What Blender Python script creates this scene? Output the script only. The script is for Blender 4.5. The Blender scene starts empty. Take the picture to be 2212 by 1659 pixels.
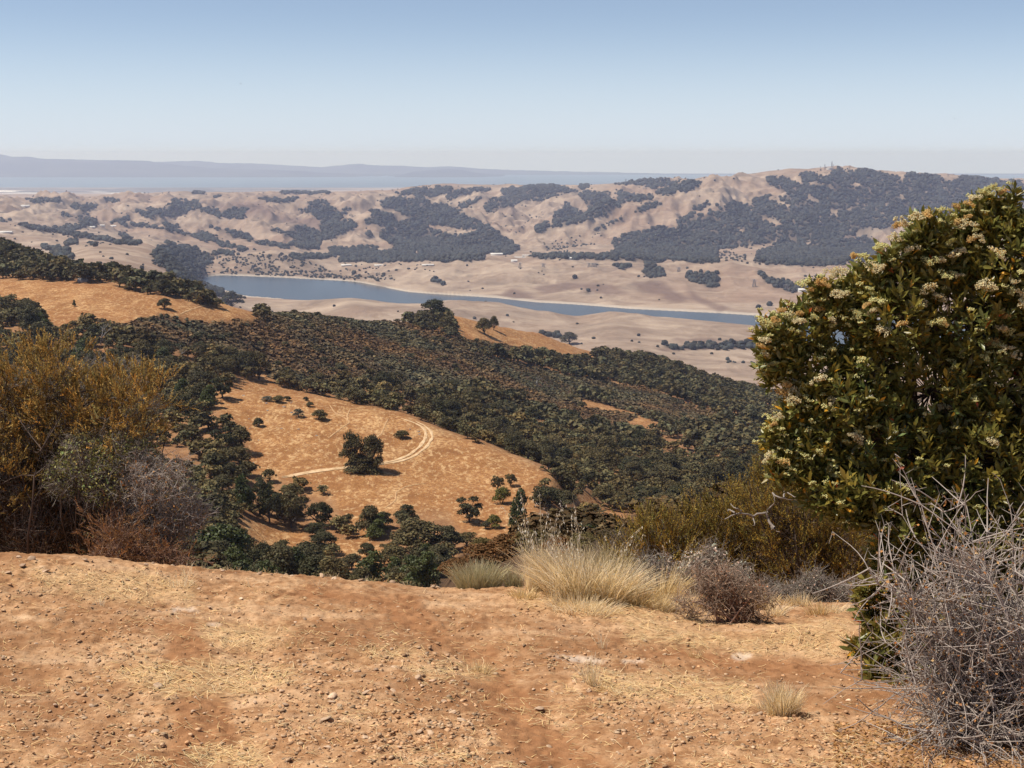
import bpy, math, numpy as np
from mathutils import Vector, Matrix
# ---------------------------------------------------------------- camera, sky, sun, exposure
F=3038.0; CX=1106.0; CY=829.5; HOR=332.0
P=math.atan((CY-HOR)/F); cp=math.cos(P); sp=math.sin(P)
R=np.random.RandomState
S=bpy.context.scene; COL=S.collection
cam=bpy.data.cameras.new("camera"); camo=bpy.data.objects.new("camera",cam); COL.objects.link(camo)
camo.location=(0,0,0); camo.rotation_euler=(math.pi/2-P,0,0)
cam.sensor_width=36; cam.lens=36*F/2212; cam.clip_start=0.05; cam.clip_end=200000
S.camera=camo
HAZE=3.8e-5
SUN_EL=math.radians(60); SUNX,SUNY=-0.93,-0.04
w=bpy.data.worlds.new("World"); S.world=w; w.use_nodes=True
nt=w.node_tree; sky=nt.nodes.new('ShaderNodeTexSky'); sky.sky_type='NISHITA'; sky.sun_disc=False
sky.sun_elevation=SUN_EL; sky.sun_rotation=math.atan2(SUNX,SUNY); sky.altitude=600; sky.air_density=0.6; sky.dust_density=0.3; sky.ozone_density=1.2
bg=nt.nodes['Background']; hs=nt.nodes.new('ShaderNodeHueSaturation'); hs.inputs['Saturation'].default_value=.84; hs.inputs['Value'].default_value=.91; nt.links.new(sky.outputs[0],hs.inputs['Color'])
# low sky whitened by the summer haze that lies beyond the modelled land
tc=nt.nodes.new('ShaderNodeTexCoord'); sx=nt.nodes.new('ShaderNodeSeparateXYZ'); nt.links.new(tc.outputs['Generated'],sx.inputs[0])
rr_=nt.nodes.new('ShaderNodeMapRange'); rr_.interpolation_type='SMOOTHSTEP'; rr_.inputs['From Min'].default_value=-.02; rr_.inputs['From Max'].default_value=.10; rr_.inputs['To Min'].default_value=.85; rr_.inputs['To Max'].default_value=0; nt.links.new(sx.outputs['Z'],rr_.inputs['Value'])
mx_=nt.nodes.new('ShaderNodeMix'); mx_.data_type='RGBA'; mx_.inputs[7].default_value=(5.45,6.0,6.9,1); nt.links.new(rr_.outputs[0],mx_.inputs[0]); nt.links.new(hs.outputs[0],mx_.inputs[6]); nt.links.new(mx_.outputs[2],bg.inputs[0]); bg.inputs[1].default_value=0.115
sl=bpy.data.lights.new("sun",'SUN'); so=bpy.data.objects.new("sun",sl); COL.objects.link(so)
sl.energy=5.0; sl.angle=math.radians(0.5); sl.color=(1.0,0.93,0.82)
h=math.hypot(SUNX,SUNY); sv=Vector((SUNX/h*math.cos(SUN_EL),SUNY/h*math.cos(SUN_EL),math.sin(SUN_EL)))
so.rotation_euler=(-sv).to_track_quat('-Z','Y').to_euler()
S.view_settings.view_transform='Standard'; S.view_settings.look='None'; S.view_settings.exposure=0.15; S.view_settings.gamma=1
S.cycles.max_bounces=6; S.cycles.diffuse_bounces=2; S.cycles.glossy_bounces=2; S.cycles.transmission_bounces=3; S.cycles.volume_bounces=1
S.cycles.caustics_reflective=False; S.cycles.caustics_refractive=False
try: S.cycles.use_denoising=True; S.cycles.denoiser='OPENIMAGEDENOISE'
except Exception: pass
# ---------------------------------------------------------------- helpers
def unproj(U,V,y):
    U=np.asarray(U,float);V=np.asarray(V,float)
    a=(U-CX)/F;b=(CY-V)/F; s=y/(cp+b*sp); return a*s, (-sp+b*cp)*s
def yfromz(U,V,z):
    b=(CY-np.asarray(V,float))/F; return z*(cp+b*sp)/(-sp+b*cp)
def proj(x,y,z):
    zc=y*cp-z*sp; yc=y*sp+z*cp; return CX+F*x/zc, CY-F*yc/zc
def hsh(ix,iy,seed):
    n=(ix.astype(np.int64)*374761393+iy.astype(np.int64)*668265263+seed*1442695041)&0xffffffff
    n=((n^(n>>13))*1274126177)&0xffffffff; n=n^(n>>16); return (n&0xffff)/65535.0
def gn(x,y,seed=0):      # gradient noise -1..1
    x0=np.floor(x);y0=np.floor(y);fx=x-x0;fy=y-y0;x0=x0.astype(np.int64);y0=y0.astype(np.int64)
    u=fx*fx*fx*(fx*(fx*6-15)+10);v=fy*fy*fy*(fy*(fy*6-15)+10)
    def g(ix,iy,dx,dy):
        a=hsh(ix,iy,seed)*2*math.pi; return np.cos(a)*dx+np.sin(a)*dy
    n0=g(x0,y0,fx,fy)*(1-u)+g(x0+1,y0,fx-1,fy)*u
    n1=g(x0,y0+1,fx,fy-1)*(1-u)+g(x0+1,y0+1,fx-1,fy-1)*u
    return 1.5*(n0*(1-v)+n1*v)
def fbm(x,y,oct=4,seed=0,gain=.5):
    s=0;a=1;t=0
    for i in range(oct):
        s=s+a*gn(x*2**i+i*17.3,y*2**i-i*9.1,seed+i); t+=a; a*=gain
    return s/t*1.4
def ridged(x,y,oct=4,seed=0,gain=.5):
    s=0;a=1;t=0
    for i in range(oct):
        s=s+a*(1-2*np.abs(gn(x*2**i+i*11.7,y*2**i-i*5.1,seed+i))); t+=a; a*=gain
    return s/t
def mesh(name,verts,faces,mat=None,smooth=False,cols=None,attrs=None,mats=None,midx=None):
    verts=np.asarray(verts,np.float32); faces=np.asarray(faces,np.int32)
    me=bpy.data.meshes.new(name); k=faces.shape[1]; n=len(faces)
    me.vertices.add(len(verts)); me.vertices.foreach_set('co',verts.ravel())
    me.loops.add(n*k); me.loops.foreach_set('vertex_index',faces.ravel())
    me.polygons.add(n); me.polygons.foreach_set('loop_start',np.arange(0,n*k,k,dtype=np.int32)); me.polygons.foreach_set('loop_total',np.full(n,k,np.int32))
    if smooth: me.polygons.foreach_set('use_smooth',np.ones(n,bool))
    if cols is not None:
        ca=me.color_attributes.new('tint','FLOAT_COLOR','POINT'); c=np.ones((len(verts),4),np.float32); c[:,:cols.shape[1]]=cols; ca.data.foreach_set('color',c.ravel())
    for an,av in (attrs or {}).items():
        a=me.attributes.new(an,'FLOAT','POINT'); a.data.foreach_set('value',np.asarray(av,np.float32))
    if mat: me.materials.append(mat)
    if mats:
        for m in mats: me.materials.append(m)
        me.polygons.foreach_set('material_index',np.asarray(midx,np.int32))
    me.update(calc_edges=True); me.validate() if False else None
    return me
def obj(name,me,parent=None,loc=(0,0,0),label=None,cat=None,group=None,kind=None):
    o=bpy.data.objects.new(name,me); COL.objects.link(o); o.location=loc
    if parent: o.parent=parent
    return tag(o,label,cat,group,kind)
def tag(o,label=None,cat=None,group=None,kind=None):
    if label: o['label']=label
    if cat: o['category']=cat
    if group: o['group']=group
    if kind: o['kind']=kind
    return o
def gridfaces(nr,nc):
    i=np.arange(nr-1)[:,None]*nc+np.arange(nc-1)[None,:]; i=i.ravel()
    return np.stack([i,i+1,i+1+nc,i+nc],1)
def zt(f,ox,oy): return lambda pts:[(ox+f*p[0],oy+f*p[1]) for p in pts]
Z1=zt(.36667,0,294.94);Z2=zt(.36667,737.3,331.8);Z3=zt(.36667,1401,294.94);Z4=zt(.36667,0,479.3);Z5=zt(.4,405.5,774.2)
Z6=zt(.4667,811.1,1069.2);Z7=zt(.4,0,1106);Z8=zt(.4445,1548.4,921.7);ZA=zt(.3244,0,700.5);ZB=zt(.4445,1622.2,368.7)
ZC=zt(.4167,921.7,1032.3);ZD=zt(.3333,958.6,1327.2);ZE=zt(.2889,1106,700.5)
# ---- masks in the photograph's plan of the land (true 3-D places follow from the terrain)
MU0,MW,MH=-400,3012,1700
def inpoly(U,V,poly):
    p=np.asarray(poly,float); r=np.zeros(U.shape,bool)
    bb=(U>=p[:,0].min())&(U<=p[:,0].max())&(V>=p[:,1].min())&(V<=p[:,1].max())
    u=U[bb];v=V[bb];q=np.zeros(u.shape,bool); j=len(p)-1
    for i in range(len(p)):
        xi,yi=p[i];xj,yj=p[j]
        if yi!=yj:
            c=((yi>v)!=(yj>v))&(u<(xj-xi)*(v-yi)/(yj-yi)+xi); q^=c
        j=i
    r[bb]=q; return r
def raster(polys,holes=(),step=1.0,jit=3.0,wl=14.,seed=5):
    us=np.arange(MU0,MU0+MW,step);vs=np.arange(300,1300,step); U,V=np.meshgrid(us,vs)
    Uj=U+jit*fbm(U/wl,V/wl,3,seed);Vj=V+jit*.6*fbm(U/wl,V/wl,3,seed+40)
    m=np.zeros(U.shape,np.float32)
    for pl in polys:
        d=1.
        if isinstance(pl,tuple): d,pl=pl
        k=inpoly(Uj,Vj,pl); m[k]=np.maximum(m[k],d)
    for pl in holes: m[inpoly(Uj,Vj,pl)]=0
    return m
def look(m,U,V):
    i=np.clip((V-300).astype(int),0,m.shape[0]-1); j=np.clip((U-MU0).astype(int),0,m.shape[1]-1)
    r=m[i,j].copy(); r[(V<300)|(V>=1300)]=0; return r
def blur(a,n):
    for ax in (0,1):
        k=2*n+1; c=np.cumsum(np.concatenate([np.repeat(np.take(a,[0],ax),n+1,ax),a,np.repeat(np.take(a,[-1],ax),n,ax)],ax),ax)
        a=(np.take(c,range(k,c.shape[ax]),ax)-np.take(c,range(0,c.shape[ax]-k),ax))/k
    return a
# ---------------------------------------------------------------- materials
def newmat(name):
    m=bpy.data.materials.new(name); m.use_nodes=True; t=m.node_tree; b=t.nodes['Principled BSDF']; return m,t,b
def node(t,ty,**k):
    n=t.nodes.new(ty)
    for a,v in k.items():
        if a.startswith('i_'):
            n.inputs[a[2:].replace('_',' ')].default_value=v
        else: setattr(n,a,v)
    return n
def noise(t,scale,detail=4,rough=.6,coord=None,vec=None,dist=0):
    n=node(t,'ShaderNodeTexNoise'); n.inputs['Scale'].default_value=scale;n.inputs['Detail'].default_value=detail;n.inputs['Roughness'].default_value=rough;n.inputs['Distortion'].default_value=dist
    if coord is not None: t.links.new(coord,n.inputs['Vector'])
    return n.outputs['Fac']
def ramp(t,fac,stops):
    r=node(t,'ShaderNodeValToRGB'); e=r.color_ramp.elements
    while len(e)<len(stops): e.new(.5)
    for i,(p,c) in enumerate(stops): e[i].position=p; e[i].color=(c[0],c[1],c[2],1)
    t.links.new(fac,r.inputs[0]); return r.outputs[0]
def mixc(t,fac,a,b,mode='MIX'):
    m=node(t,'ShaderNodeMix',data_type='RGBA',blend_type=mode)
    for s,v in ((0,fac),(6,a),(7,b)):
        if hasattr(v,'is_output'): t.links.new(v,m.inputs[s])
        else: m.inputs[s].default_value=v if s==0 else (v[0],v[1],v[2],1)
    return m.outputs[2]
def math_(t,op,a,b=0,c=None,clamp=False):
    m=node(t,'ShaderNodeMath',operation=op,use_clamp=clamp)
    for s,v in enumerate([a,b]+([c] if c is not None else [])):
        if hasattr(v,'is_output'): t.links.new(v,m.inputs[s])
        else: m.inputs[s].default_value=v
    return m.outputs[0]
def attr(t,name,col=False):
    a=node(t,'ShaderNodeAttribute',attribute_name=name); return a.outputs['Color' if col else 'Fac']
def bump(t,b,h,strength,dist):
    n=node(t,'ShaderNodeBump'); n.inputs['Strength'].default_value=strength; n.inputs['Distance'].default_value=dist
    t.links.new(h,n.inputs['Height']); t.links.new(n.outputs[0],b.inputs['Normal'])
def pos(t): return node(t,'ShaderNodeNewGeometry').outputs['Position']
def scaled(t,v,s):
    m=node(t,'ShaderNodeMapping'); m.inputs['Scale'].default_value=s; t.links.new(v,m.inputs[0]); return m.outputs[0]

def foliage_mat(name,base,rough=.6,spec=.3,trans=0.,rnd=.0):
    """leaf colour x per-leaf tint attribute (species variation), optional light passing through the leaf"""
    m,t,b=newmat(name); c=mixc(t,1.0,base,attr(t,'tint',True),'MULTIPLY')
    if rnd:
        oi=node(t,'ShaderNodeObjectInfo'); r=ramp(t,oi.outputs['Random'],[(0,(1-rnd,1-rnd*.8,1-rnd)),(.5,(1,1,1)),(1,(1+rnd*1.2,1+rnd*.8,1+rnd*.3))])
        c=mixc(t,1.0,c,r,'MULTIPLY')
    t.links.new(c,b.inputs['Base Color']); b.inputs['Roughness'].default_value=rough; b.inputs['Specular IOR Level'].default_value=spec
    if trans:
        tr=node(t,'ShaderNodeBsdfTranslucent'); t.links.new(c,tr.inputs[0]); mx=node(t,'ShaderNodeMixShader'); mx.inputs[0].default_value=trans
        t.links.new(b.outputs[0],mx.inputs[1]); t.links.new(tr.outputs[0],mx.inputs[2]); t.links.new(mx.outputs[0],t.nodes['Material Output'].inputs[0])
    return m
def plain(name,c,rough=.8,metal=0):
    m,t,b=newmat(name); p=pos(t); n=noise(t,3,3,coord=p); col=mixc(t,n,[x*.75 for x in c],[min(1,x*1.25) for x in c]); t.links.new(col,b.inputs[0]); b.inputs['Roughness'].default_value=rough; b.inputs['Metallic'].default_value=metal
    return m
# hillside: dry golden annual grass, brown scrub soil, leaf litter
ZSH=-459.0
M_HILL,t,b=newmat('dry_grass_hillside'); p=pos(t)
n1=noise(t,.012,4,.6,p); n2=noise(t,.09,5,.65,p); n3=noise(t,.8,4,.7,p)
n4=noise(t,.06,6,.75,scaled(t,p,(1,.35,2.5)),dist=1.0)
g=ramp(t,n2,[(.30,(.22,.098,.036)),(.46,(.325,.155,.058)),(.60,(.43,.22,.088)),(.74,(.58,.35,.165))])
g=mixc(t,ramp(t,n4,[(.52,(0,0,0)),(.64,(.8,.8,.8))]),g,(.62,.38,.18))
g=mixc(t,ramp(t,n1,[(.45,(0,0,0)),(.62,(.6,.6,.6))]),g,(.33,.145,.055))
g=mixc(t,ramp(t,n3,[(.43,(.85,.85,.85)),(.54,(0,0,0))]),g,(.26,.115,.045))
n6=noise(t,.55,4,.75,scaled(t,p,(1,.6,1))); g=mixc(t,ramp(t,n6,[(.52,(0,0,0)),(.64,(.55,.55,.55))]),g,(.74,.50,.26))
# scrub soil and leaf litter mixed over the grass by mask
c=mixc(t,attr(t,'chap'),g,ramp(t,n3,[(.3,(.05,.030,.018)),(.6,(.105,.062,.034))]))
c=mixc(t,attr(t,'wood'),c,ramp(t,n2,[(.3,(.17,.085,.045)),(.6,(.33,.18,.09))]))
t.links.new(c,b.inputs[0]); b.inputs['Roughness'].default_value=.95; b.inputs['Specular IOR Level'].default_value=.1
bump(t,b,math_(t,'ADD',n3,n4),.5,1.2)
M_FAR,t,b=newmat('far_dry_grassland'); p=pos(t)
n1=noise(t,.0012,4,.6,p); n2=noise(t,.006,6,.65,p,dist=.6); n3=noise(t,.05,3,.6,p); n4=noise(t,.004,5,.7,scaled(t,p,(.35,1.6,2)))
g=ramp(t,n2,[(.30,(.185,.138,.108)),(.50,(.30,.222,.168)),(.68,(.44,.34,.26))])
g=mixc(t,ramp(t,n1,[(.45,(0,0,0)),(.62,(.55,.55,.55))]),g,(.27,.17,.12))
n7=noise(t,.018,4,.7,p); g=mixc(t,ramp(t,n7,[(.38,(.5,.5,.5)),(.52,(0,0,0))]),g,(.20,.135,.095))
g=mixc(t,ramp(t,n4,[(.5,(0,0,0)),(.66,(.5,.5,.5))]),g,(.48,.375,.285))
g0_=g; sz_=node(t,'ShaderNodeSeparateXYZ'); t.links.new(p,sz_.inputs[0]); g=mixc(t,ramp(t,math_(t,'MULTIPLY_ADD',sz_.outputs['Z'],1/20.,-ZSH/20.),[(.0,(.9,.9,.9)),(.30,(0,0,0))]),g,(.46,.40,.34))
g=mixc(t,ramp(t,attr(t,'shore'),[(.02,(1,1,1)),(.1,(0,0,0))]),g,g0_)
c=mixc(t,attr(t,'wood'),g,ramp(t,n3,[(.3,(.035,.032,.028)),(.7,(.085,.07,.055))]))
c=mixc(t,attr(t,'scrub'),c,(.14,.09,.075))
t.links.new(c,b.inputs[0]); b.inputs['Roughness'].default_value=1; b.inputs['Specular IOR Level'].default_value=.05
bump(t,b,n2,.6,20.)
M_BLUEHILL,t,b=newmat('forested_coast_hills'); n=noise(t,.0006,5,.6,pos(t)); t.links.new(ramp(t,n,[(.4,(.02,.03,.035)),(.62,(.06,.07,.07))]),b.inputs[0]); b.inputs['Roughness'].default_value=1
M_BAYLAND,t,b=newmat('bay_flats'); p=pos(t); n=noise(t,.0009,5,.6,scaled(t,p,(.25,1,1))); n2=noise(t,.006,3,.7,scaled(t,p,(1,.3,1)))
c=mixc(t,ramp(t,n,[(.46,(0,0,0)),(.54,(1,1,1))]),ramp(t,n2,[(.4,(.06,.06,.055)),(.7,(.18,.16,.14))]),(.30,.24,.2))
c=mixc(t,attr(t,'salt'),c,(.85,.80,.75)); t.links.new(c,b.inputs[0]); b.inputs['Roughness'].default_value=1
def water(name,col,sc,st,rough):
    m,t,b=newmat(name); p=pos(t); n=noise(t,sc,4,.6,scaled(t,p,(1,.5,1)))
    lo=noise(t,sc*.04,3,.5,scaled(t,p,(.5,1,1))); t.links.new(mixc(t,lo,[x*.6 for x in col],[x*1.5 for x in col]),b.inputs[0]); b.inputs['Roughness'].default_value=rough; b.inputs['IOR'].default_value=1.33; bump(t,b,n,st,.5); return m
M_WATER=water('reservoir_water',(.045,.060,.070),.08,.5,.25)
M_BAY=water('bay_water',(.10,.16,.20),.01,.3,.4)
M_BARK,t,b=newmat('oak_bark'); n=noise(t,6,4,.6,pos(t)); t.links.new(ramp(t,n,[(.3,(.045,.035,.028)),(.7,(.12,.10,.085))]),b.inputs[0]); b.inputs['Roughness'].default_value=.9
M_OAK=foliage_mat('oak_foliage',(.088,.076,.036),.75,.2,.12,.42)
M_OAKFAR=foliage_mat('distant_oak_foliage',(.034,.036,.032),.8,.1)
M_BAYTREE=foliage_mat('bay_tree_foliage',(.066,.078,.018),.55,.3,.15,.2)
M_CHAP=foliage_mat('chaparral_foliage',(.125,.086,.044),.8,.15)
M_SNAG=plain('bleached_dead_wood',(.36,.33,.31),.8)
M_ROCK,t,b=newmat('grey_outcrop_rock'); n=noise(t,2,5,.6,pos(t)); t.links.new(ramp(t,n,[(.35,(.13,.13,.14)),(.7,(.34,.32,.31))]),b.inputs[0]); b.inputs['Roughness'].default_value=.9; bump(t,b,n,.6,.2)
M_TRACK,t,b=newmat('pale_worn_track'); n=noise(t,.5,5,.7,pos(t)); t.links.new(ramp(t,n,[(.35,(.50,.31,.15)),(.65,(.74,.53,.32))]),b.inputs[0]); b.inputs['Roughness'].default_value=1
M_PATH,t,b=newmat('faint_footpath'); n=noise(t,.7,5,.7,pos(t)); t.links.new(ramp(t,n,[(.35,(.38,.20,.085)),(.65,(.60,.38,.19))]),b.inputs[0]); b.inputs['Roughness'].default_value=1
M_STEEL=plain('galvanised_steel',(.35,.35,.36),.6)
M_WHITE=plain('pale_building_wall',(.75,.72,.68),.8); M_ROOF=plain('building_roof',(.55,.5,.46),.8)
# ---------------------------------------------------------------- terrain
ZW=-460.0; ZB_=-600.0
TM=0.56; NT=1121
tg=np.linspace(-TM,TM,NT)
def col_t(U,V): b=(CY-np.asarray(V,float))/F; return (np.asarray(U,float)-CX)/F/(cp+b*sp)
keys=[]
def K(pts,z=None,dv=0):
    """a line across the land: (U,V,distance); with z given the distance follows from the level"""
    p=np.array([(q[0],q[1]+dv)+tuple(q[2:]) for q in pts],float); U,V=p[:,0],p[:,1]
    if z is not None: y=yfromz(U,V,z); zz=np.full(len(U),float(z))
    else: y=p[:,2]; x,zz=unproj(U,V,y)
    t=col_t(U,V); o=np.argsort(t)
    keys.append((np.exp(np.interp(tg,t[o],np.log(y[o]))),np.interp(tg,t[o],zz[o])))
    return len(keys)-1
def crest_near(U): return np.interp(U,[-200,0,250,450,850,1000,1150,1300,1500,1700,1850,2212,2500],[1190,1196,1206,1221,1250,1262,1268,1290,1312,1320,1322,1330,1335])
YC0=7.4
_u=np.linspace(-600,2800,120); _x,_z=unproj(_u,crest_near(_u),YC0)
ZBOT=float(unproj(1106,1659,4.4)[1])
def znear_base(x,y):
    zc=np.interp(x*YC0/np.maximum(y,4.5)*1.0 if False else x,_x,_z)
    z=ZBOT+(zc-ZBOT)*(y-4.4)/(YC0-4.4)
    z=np.where(y<4.4,ZBOT+(zc-ZBOT)*(np.maximum(y,1.)-4.4)/(YC0-4.4)*.6,z)
    k=np.interp(x,[-.9,-.3,.4,1.2],[.5,.35,.09,.045])
    e=np.maximum(y-(YC0-.25),0); return z-k*e*e
def znear(x,y):
    x=np.asarray(x,float);y=np.asarray(y,float)
    z=znear_base(x,y)+.020*fbm(x*.9,y*.9,3,3)
    rut=np.exp(-((x-(.26-.26*(y-4.4)))/.16)**2)*.035*np.clip((7-y)/1.,0,1)+np.exp(-((x-(-.98-.12*(y-4.4)))/.15)**2)*.03*np.clip((6.6-y)/1.,0,1)   # shallow wheel rut
    berm=.06*np.exp(-((x-1.55)/.55)**2-((y-6.6)/.3)**2)+.07*np.exp(-((x+2.5)/.45)**2-((y-7.0)/.5)**2)
    return z-rut+berm
# keyed lines, near to far --------------------------------------------------------------
t0=tg; keys.append((np.full(NT,9.0),znear(tg*9.0,np.full(NT,9.0))-.25))
keys.append((np.full(NT,14.0),znear(tg*14.0,np.full(NT,14.0)).clip(-9,9)*0+np.interp(tg,[-.2,0,.12,.3],[-7.5,-6.5,-4.0,-3.7])))
K([(-600,1450,40),(850,1450,40),(950,1290,40),(1020,1200,40),(1100,1185,38),(1300,1170,38),(1500,1130,38),(1700,1110,38),(2800,1100,38)])
K([(-600,1420,90),(850,1400,90),(950,1330,90),(1200,1260,90),(1500,1200,90),(2800,1180,90)])
K([(-600,1260,220),(500,1270,220),(900,1290,240),(1300,1280,250),(1700,1260,260),(2800,1250,260)])
K([(-600,1120,350),(450,1130,350),(600,1165,380),(1200,1165,380),(1500,1160,420),(2800,1150,420)])
K([(-600,1000,430),(450,1000,430),(520,1020,440),(800,1020,445),(1000,1055,440),(1200,1090,420),(1300,1110,480),(1500,1080,560),(2800,1080,560)])
crestB=[(-600,880,520),(380,880,520),(440,855,525),(465,845,525),(560,850,528),(640,855,530),(700,862,528),(780,880,522),(860,895,515),(930,925,500),(1000,950,490),(1060,965,482),(1100,985,476),(1200,1028,455)]
CB=K(crestB+[(1300,1070,540),(1500,1035,700),(2800,1040,700)])
K([(-600,840,570),(380,840,570),(465,872,610),(640,885,620),(780,908,610),(930,950,590),(1100,1010,560),(1200,1045,540),(1300,1035,620),(1500,1000,770),(2800,1010,770)])
K([(-600,770,640),(300,790,640),(500,830,690),(640,838,720),(800,870,710),(1000,925,700),(1200,990,690),(1500,960,850),(2800,970,850)])
K([(-600,705,720),(0,702,720),(300,705,740),(550,745,810),(800,790,860),(1000,830,910),(1300,880,1010),(1660,925,1060),(2800,960,1060)])
crC=[(-600,620,900),(0,605,900),(60,603,900),(130,605,900),(200,607,900),(250,612,900),(300,620,900),(370,628,890),(430,645,880),(500,664,880),(557,684,890),(640,681,950),(720,693,1000),(811,706,1050),(880,700,1120),(930,690,1180),(972,684,1200),(1030,695,1240),(1104,713,1300),(1177,731,1380),(1250,753,1450),(1287,768,1480),(1350,777,1520),(1401,780,1550),(1456,793,1550),(1522,820,1530),(1584,842,1500),(1660,857,1500),(1800,890,1450),(2212,960,1300),(2800,1000,1300)]
CC=K(crC)
K([(-600,500,1180),(0,538,1150),(60,549,1150),(130,574,1140),(200,598,1130),(280,612,1100),(370,632,1080)]+[(u,v+7,y+90) for u,v,y in crC if u>420])
K([(u,v+110,y+550) for u,v,y in crC])
K([(-600,640,2500),(150,640,2500),(430,660,2500),(640,720,2550),(1100,800,2600),(1400,830,2640),(1660,852,2600),(2800,860,2600)])
K([(-600,600,3050),(0,590,3050),(100,582,3050),(150,567,3050),(202,551,3050),(257,556,3050),(312,575,3050),(367,587,3050),(396,609,3000),(430,645,3050),(640,735,3200),(1100,762,3200),(1230,765,3100),(1300,780,3000),(1390,765,3100),(1480,770,3200),(1600,772,3200),(2800,775,3200)])
K([(-600,560,4000),(0,552,4000),(128,545,4000),(183,527,4100),(257,527,4200),(330,529,4200),(395,580,4000),(430,620,4050),(524,647,4250),(601,651,4200),(697,655,3950),(770,648,3850),(884,662,3800),(935,662,3800),(976,650,3750),(1030,656,3750),(1067,656,3750),(1141,676,3720),(1251,690,3720),(1324,679,3700),(1397,686,3700),(1471,691,3680),(1548,697,3640),(1643,705,3600),(1760,760,3300),(2800,780,3300)])
shore=[(427,612),(473,620),(524,636),(601,643),(697,652),(811,655),(976,668),(1141,680),(1251,692),(1324,690),(1397,690),(1471,692),(1548,698),(1643,708),(1760,765),(2800,790)]
K([(-600,520,5000),(0,520,5000),(330,540,5000),(400,585,4800)]+[(u,v+3,float(yfromz(u,v+3,ZW+1))) for u,v in shore])
shoreF=[(430,600),(473,594),(600,599),(770,608),(884,631),(1067,643),(1159,653),(1251,658),(1361,667),(1548,676),(1705,686),(2800,700)]
i0=len(keys)
K([(-600,500,5200),(0,505,5200),(330,535,5150),(400,575,5000)]+[(u,v,float(yfromz(u,v,ZW-8))*.97) for u,v in shoreF])
K([(-600,498,5400),(0,500,5400),(330,532,5400),(400,560,5300)]+[(u,v,float(yfromz(u,v,ZW))) for u,v in shoreF])
K([(-600,492,6000),(0,490,6000),(250,522,5900),(330,534,5900),(367,529,5880),(403,534,5850),(440,545,5800),(477,556,5750),(532,551,5750),(587,547,5750),(642,553,5700),(678,567,5650),(715,586,5600),(733,594,5500),(770,592,5400),(884,585,5300),(1067,571,5300),(1177,562,5300),(1269,562,5300),(1342,560,5300),(1397,571,5200),(1511,567,5200),(1577,562,5200),(1658,576,5100),(1768,582,5100),(1823,575,5100),(2212,575,5100),(2800,575,5100)])
K([(-600,485,6600),(0,480,6600),(330,520,6500),(640,556,6200),(900,568,6200),(1100,562,6200),(1300,568,6200),(1700,580,6000),(2800,580,6000)])
K([(-600,470,7300),(0,470,7300),(300,505,7200),(600,535,6900),(850,548,6800),(1122,546,6800),(1300,553,6700),(1700,562,6600),(2800,560,6600)])
# main hills: middle line, mountain spur, skyline
K([(-600,450,8600),(0,452,8600),(200,462,8600),(500,480,8500),(700,478,8400),(900,480,8100),(1000,490,7900),(1100,540,7250),(1177,516,7450),(1269,479,7700),(1338,457,7950),(1434,432,8200),(1489,413,8450),(1544,396,8750),(1600,420,8500),(1700,440,8200),(1900,450,8100),(2212,460,8100),(2800,470,8100)])
K([(-600,442,9600),(0,444,9600),(200,446,9600),(500,445,9500),(800,450,9300),(1000,462,9000),(1100,520,8000),(1177,522,7950),(1269,492,8200),(1338,470,8400),(1434,446,8600),(1489,425,8800),(1544,402,9000),(1600,392,9000),(1700,385,8900),(1800,380,8900),(2000,395,8900),(2212,410,8900),(2800,440,8900)])
sky_=[(-600,445),(0,437),(100,432),(200,428),(300,419),(400,415),(500,418),(600,416),(700,418),(800,415),(850,412),(900,405),(960,399),(1050,402),(1130,401),(1250,403),(1330,399),(1400,389),(1450,388),(1500,393),(1530,392),(1570,384),(1600,380),(1680,371),(1760,366),(1800,363),(1870,368),(1950,378),(1990,380),(2040,378),(2100,386),(2160,388),(2212,392),(2500,400),(2800,420)]
K([(u,v,11000 if u<900 else (11200 if u<1500 else 11200-1500*min(1,(u-1500)/80.))) for u,v in sky_])
K([(u,v+14,(11000 if u<900 else (11200 if u<1500 else 11200-1500*min(1,(u-1500)/80.)))+900) for u,v in sky_])
K([(-600,470,15000),(2800,470,15000)],z=None)
SHARP={len(keys)-2,len(keys)-3,i0-2,i0-1,i0,i0+1,i0+2,len(keys)-4,len(keys)-5,CB,CC}
Yk=np.array([k[0] for k in keys]);Zk=np.array([k[1] for k in keys])
def smooth_t(a,w):
    k=np.hanning(2*w+3)[1:-1]; k/=k.sum(); return np.convolve(np.pad(a,w,mode='edge'),k,'valid')
for i in range(1,len(Yk)):
    w=10 if i in SHARP else 34
    Zk[i]=smooth_t(Zk[i],w if i>1 else 8); Yk[i]=np.exp(smooth_t(np.log(Yk[i]),w))
for i in range(1,len(Yk)): Yk[i]=np.maximum(Yk[i],Yk[i-1]*1.004)
YMIN,YMAX=9.0,15500.0; NY=1900
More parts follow.
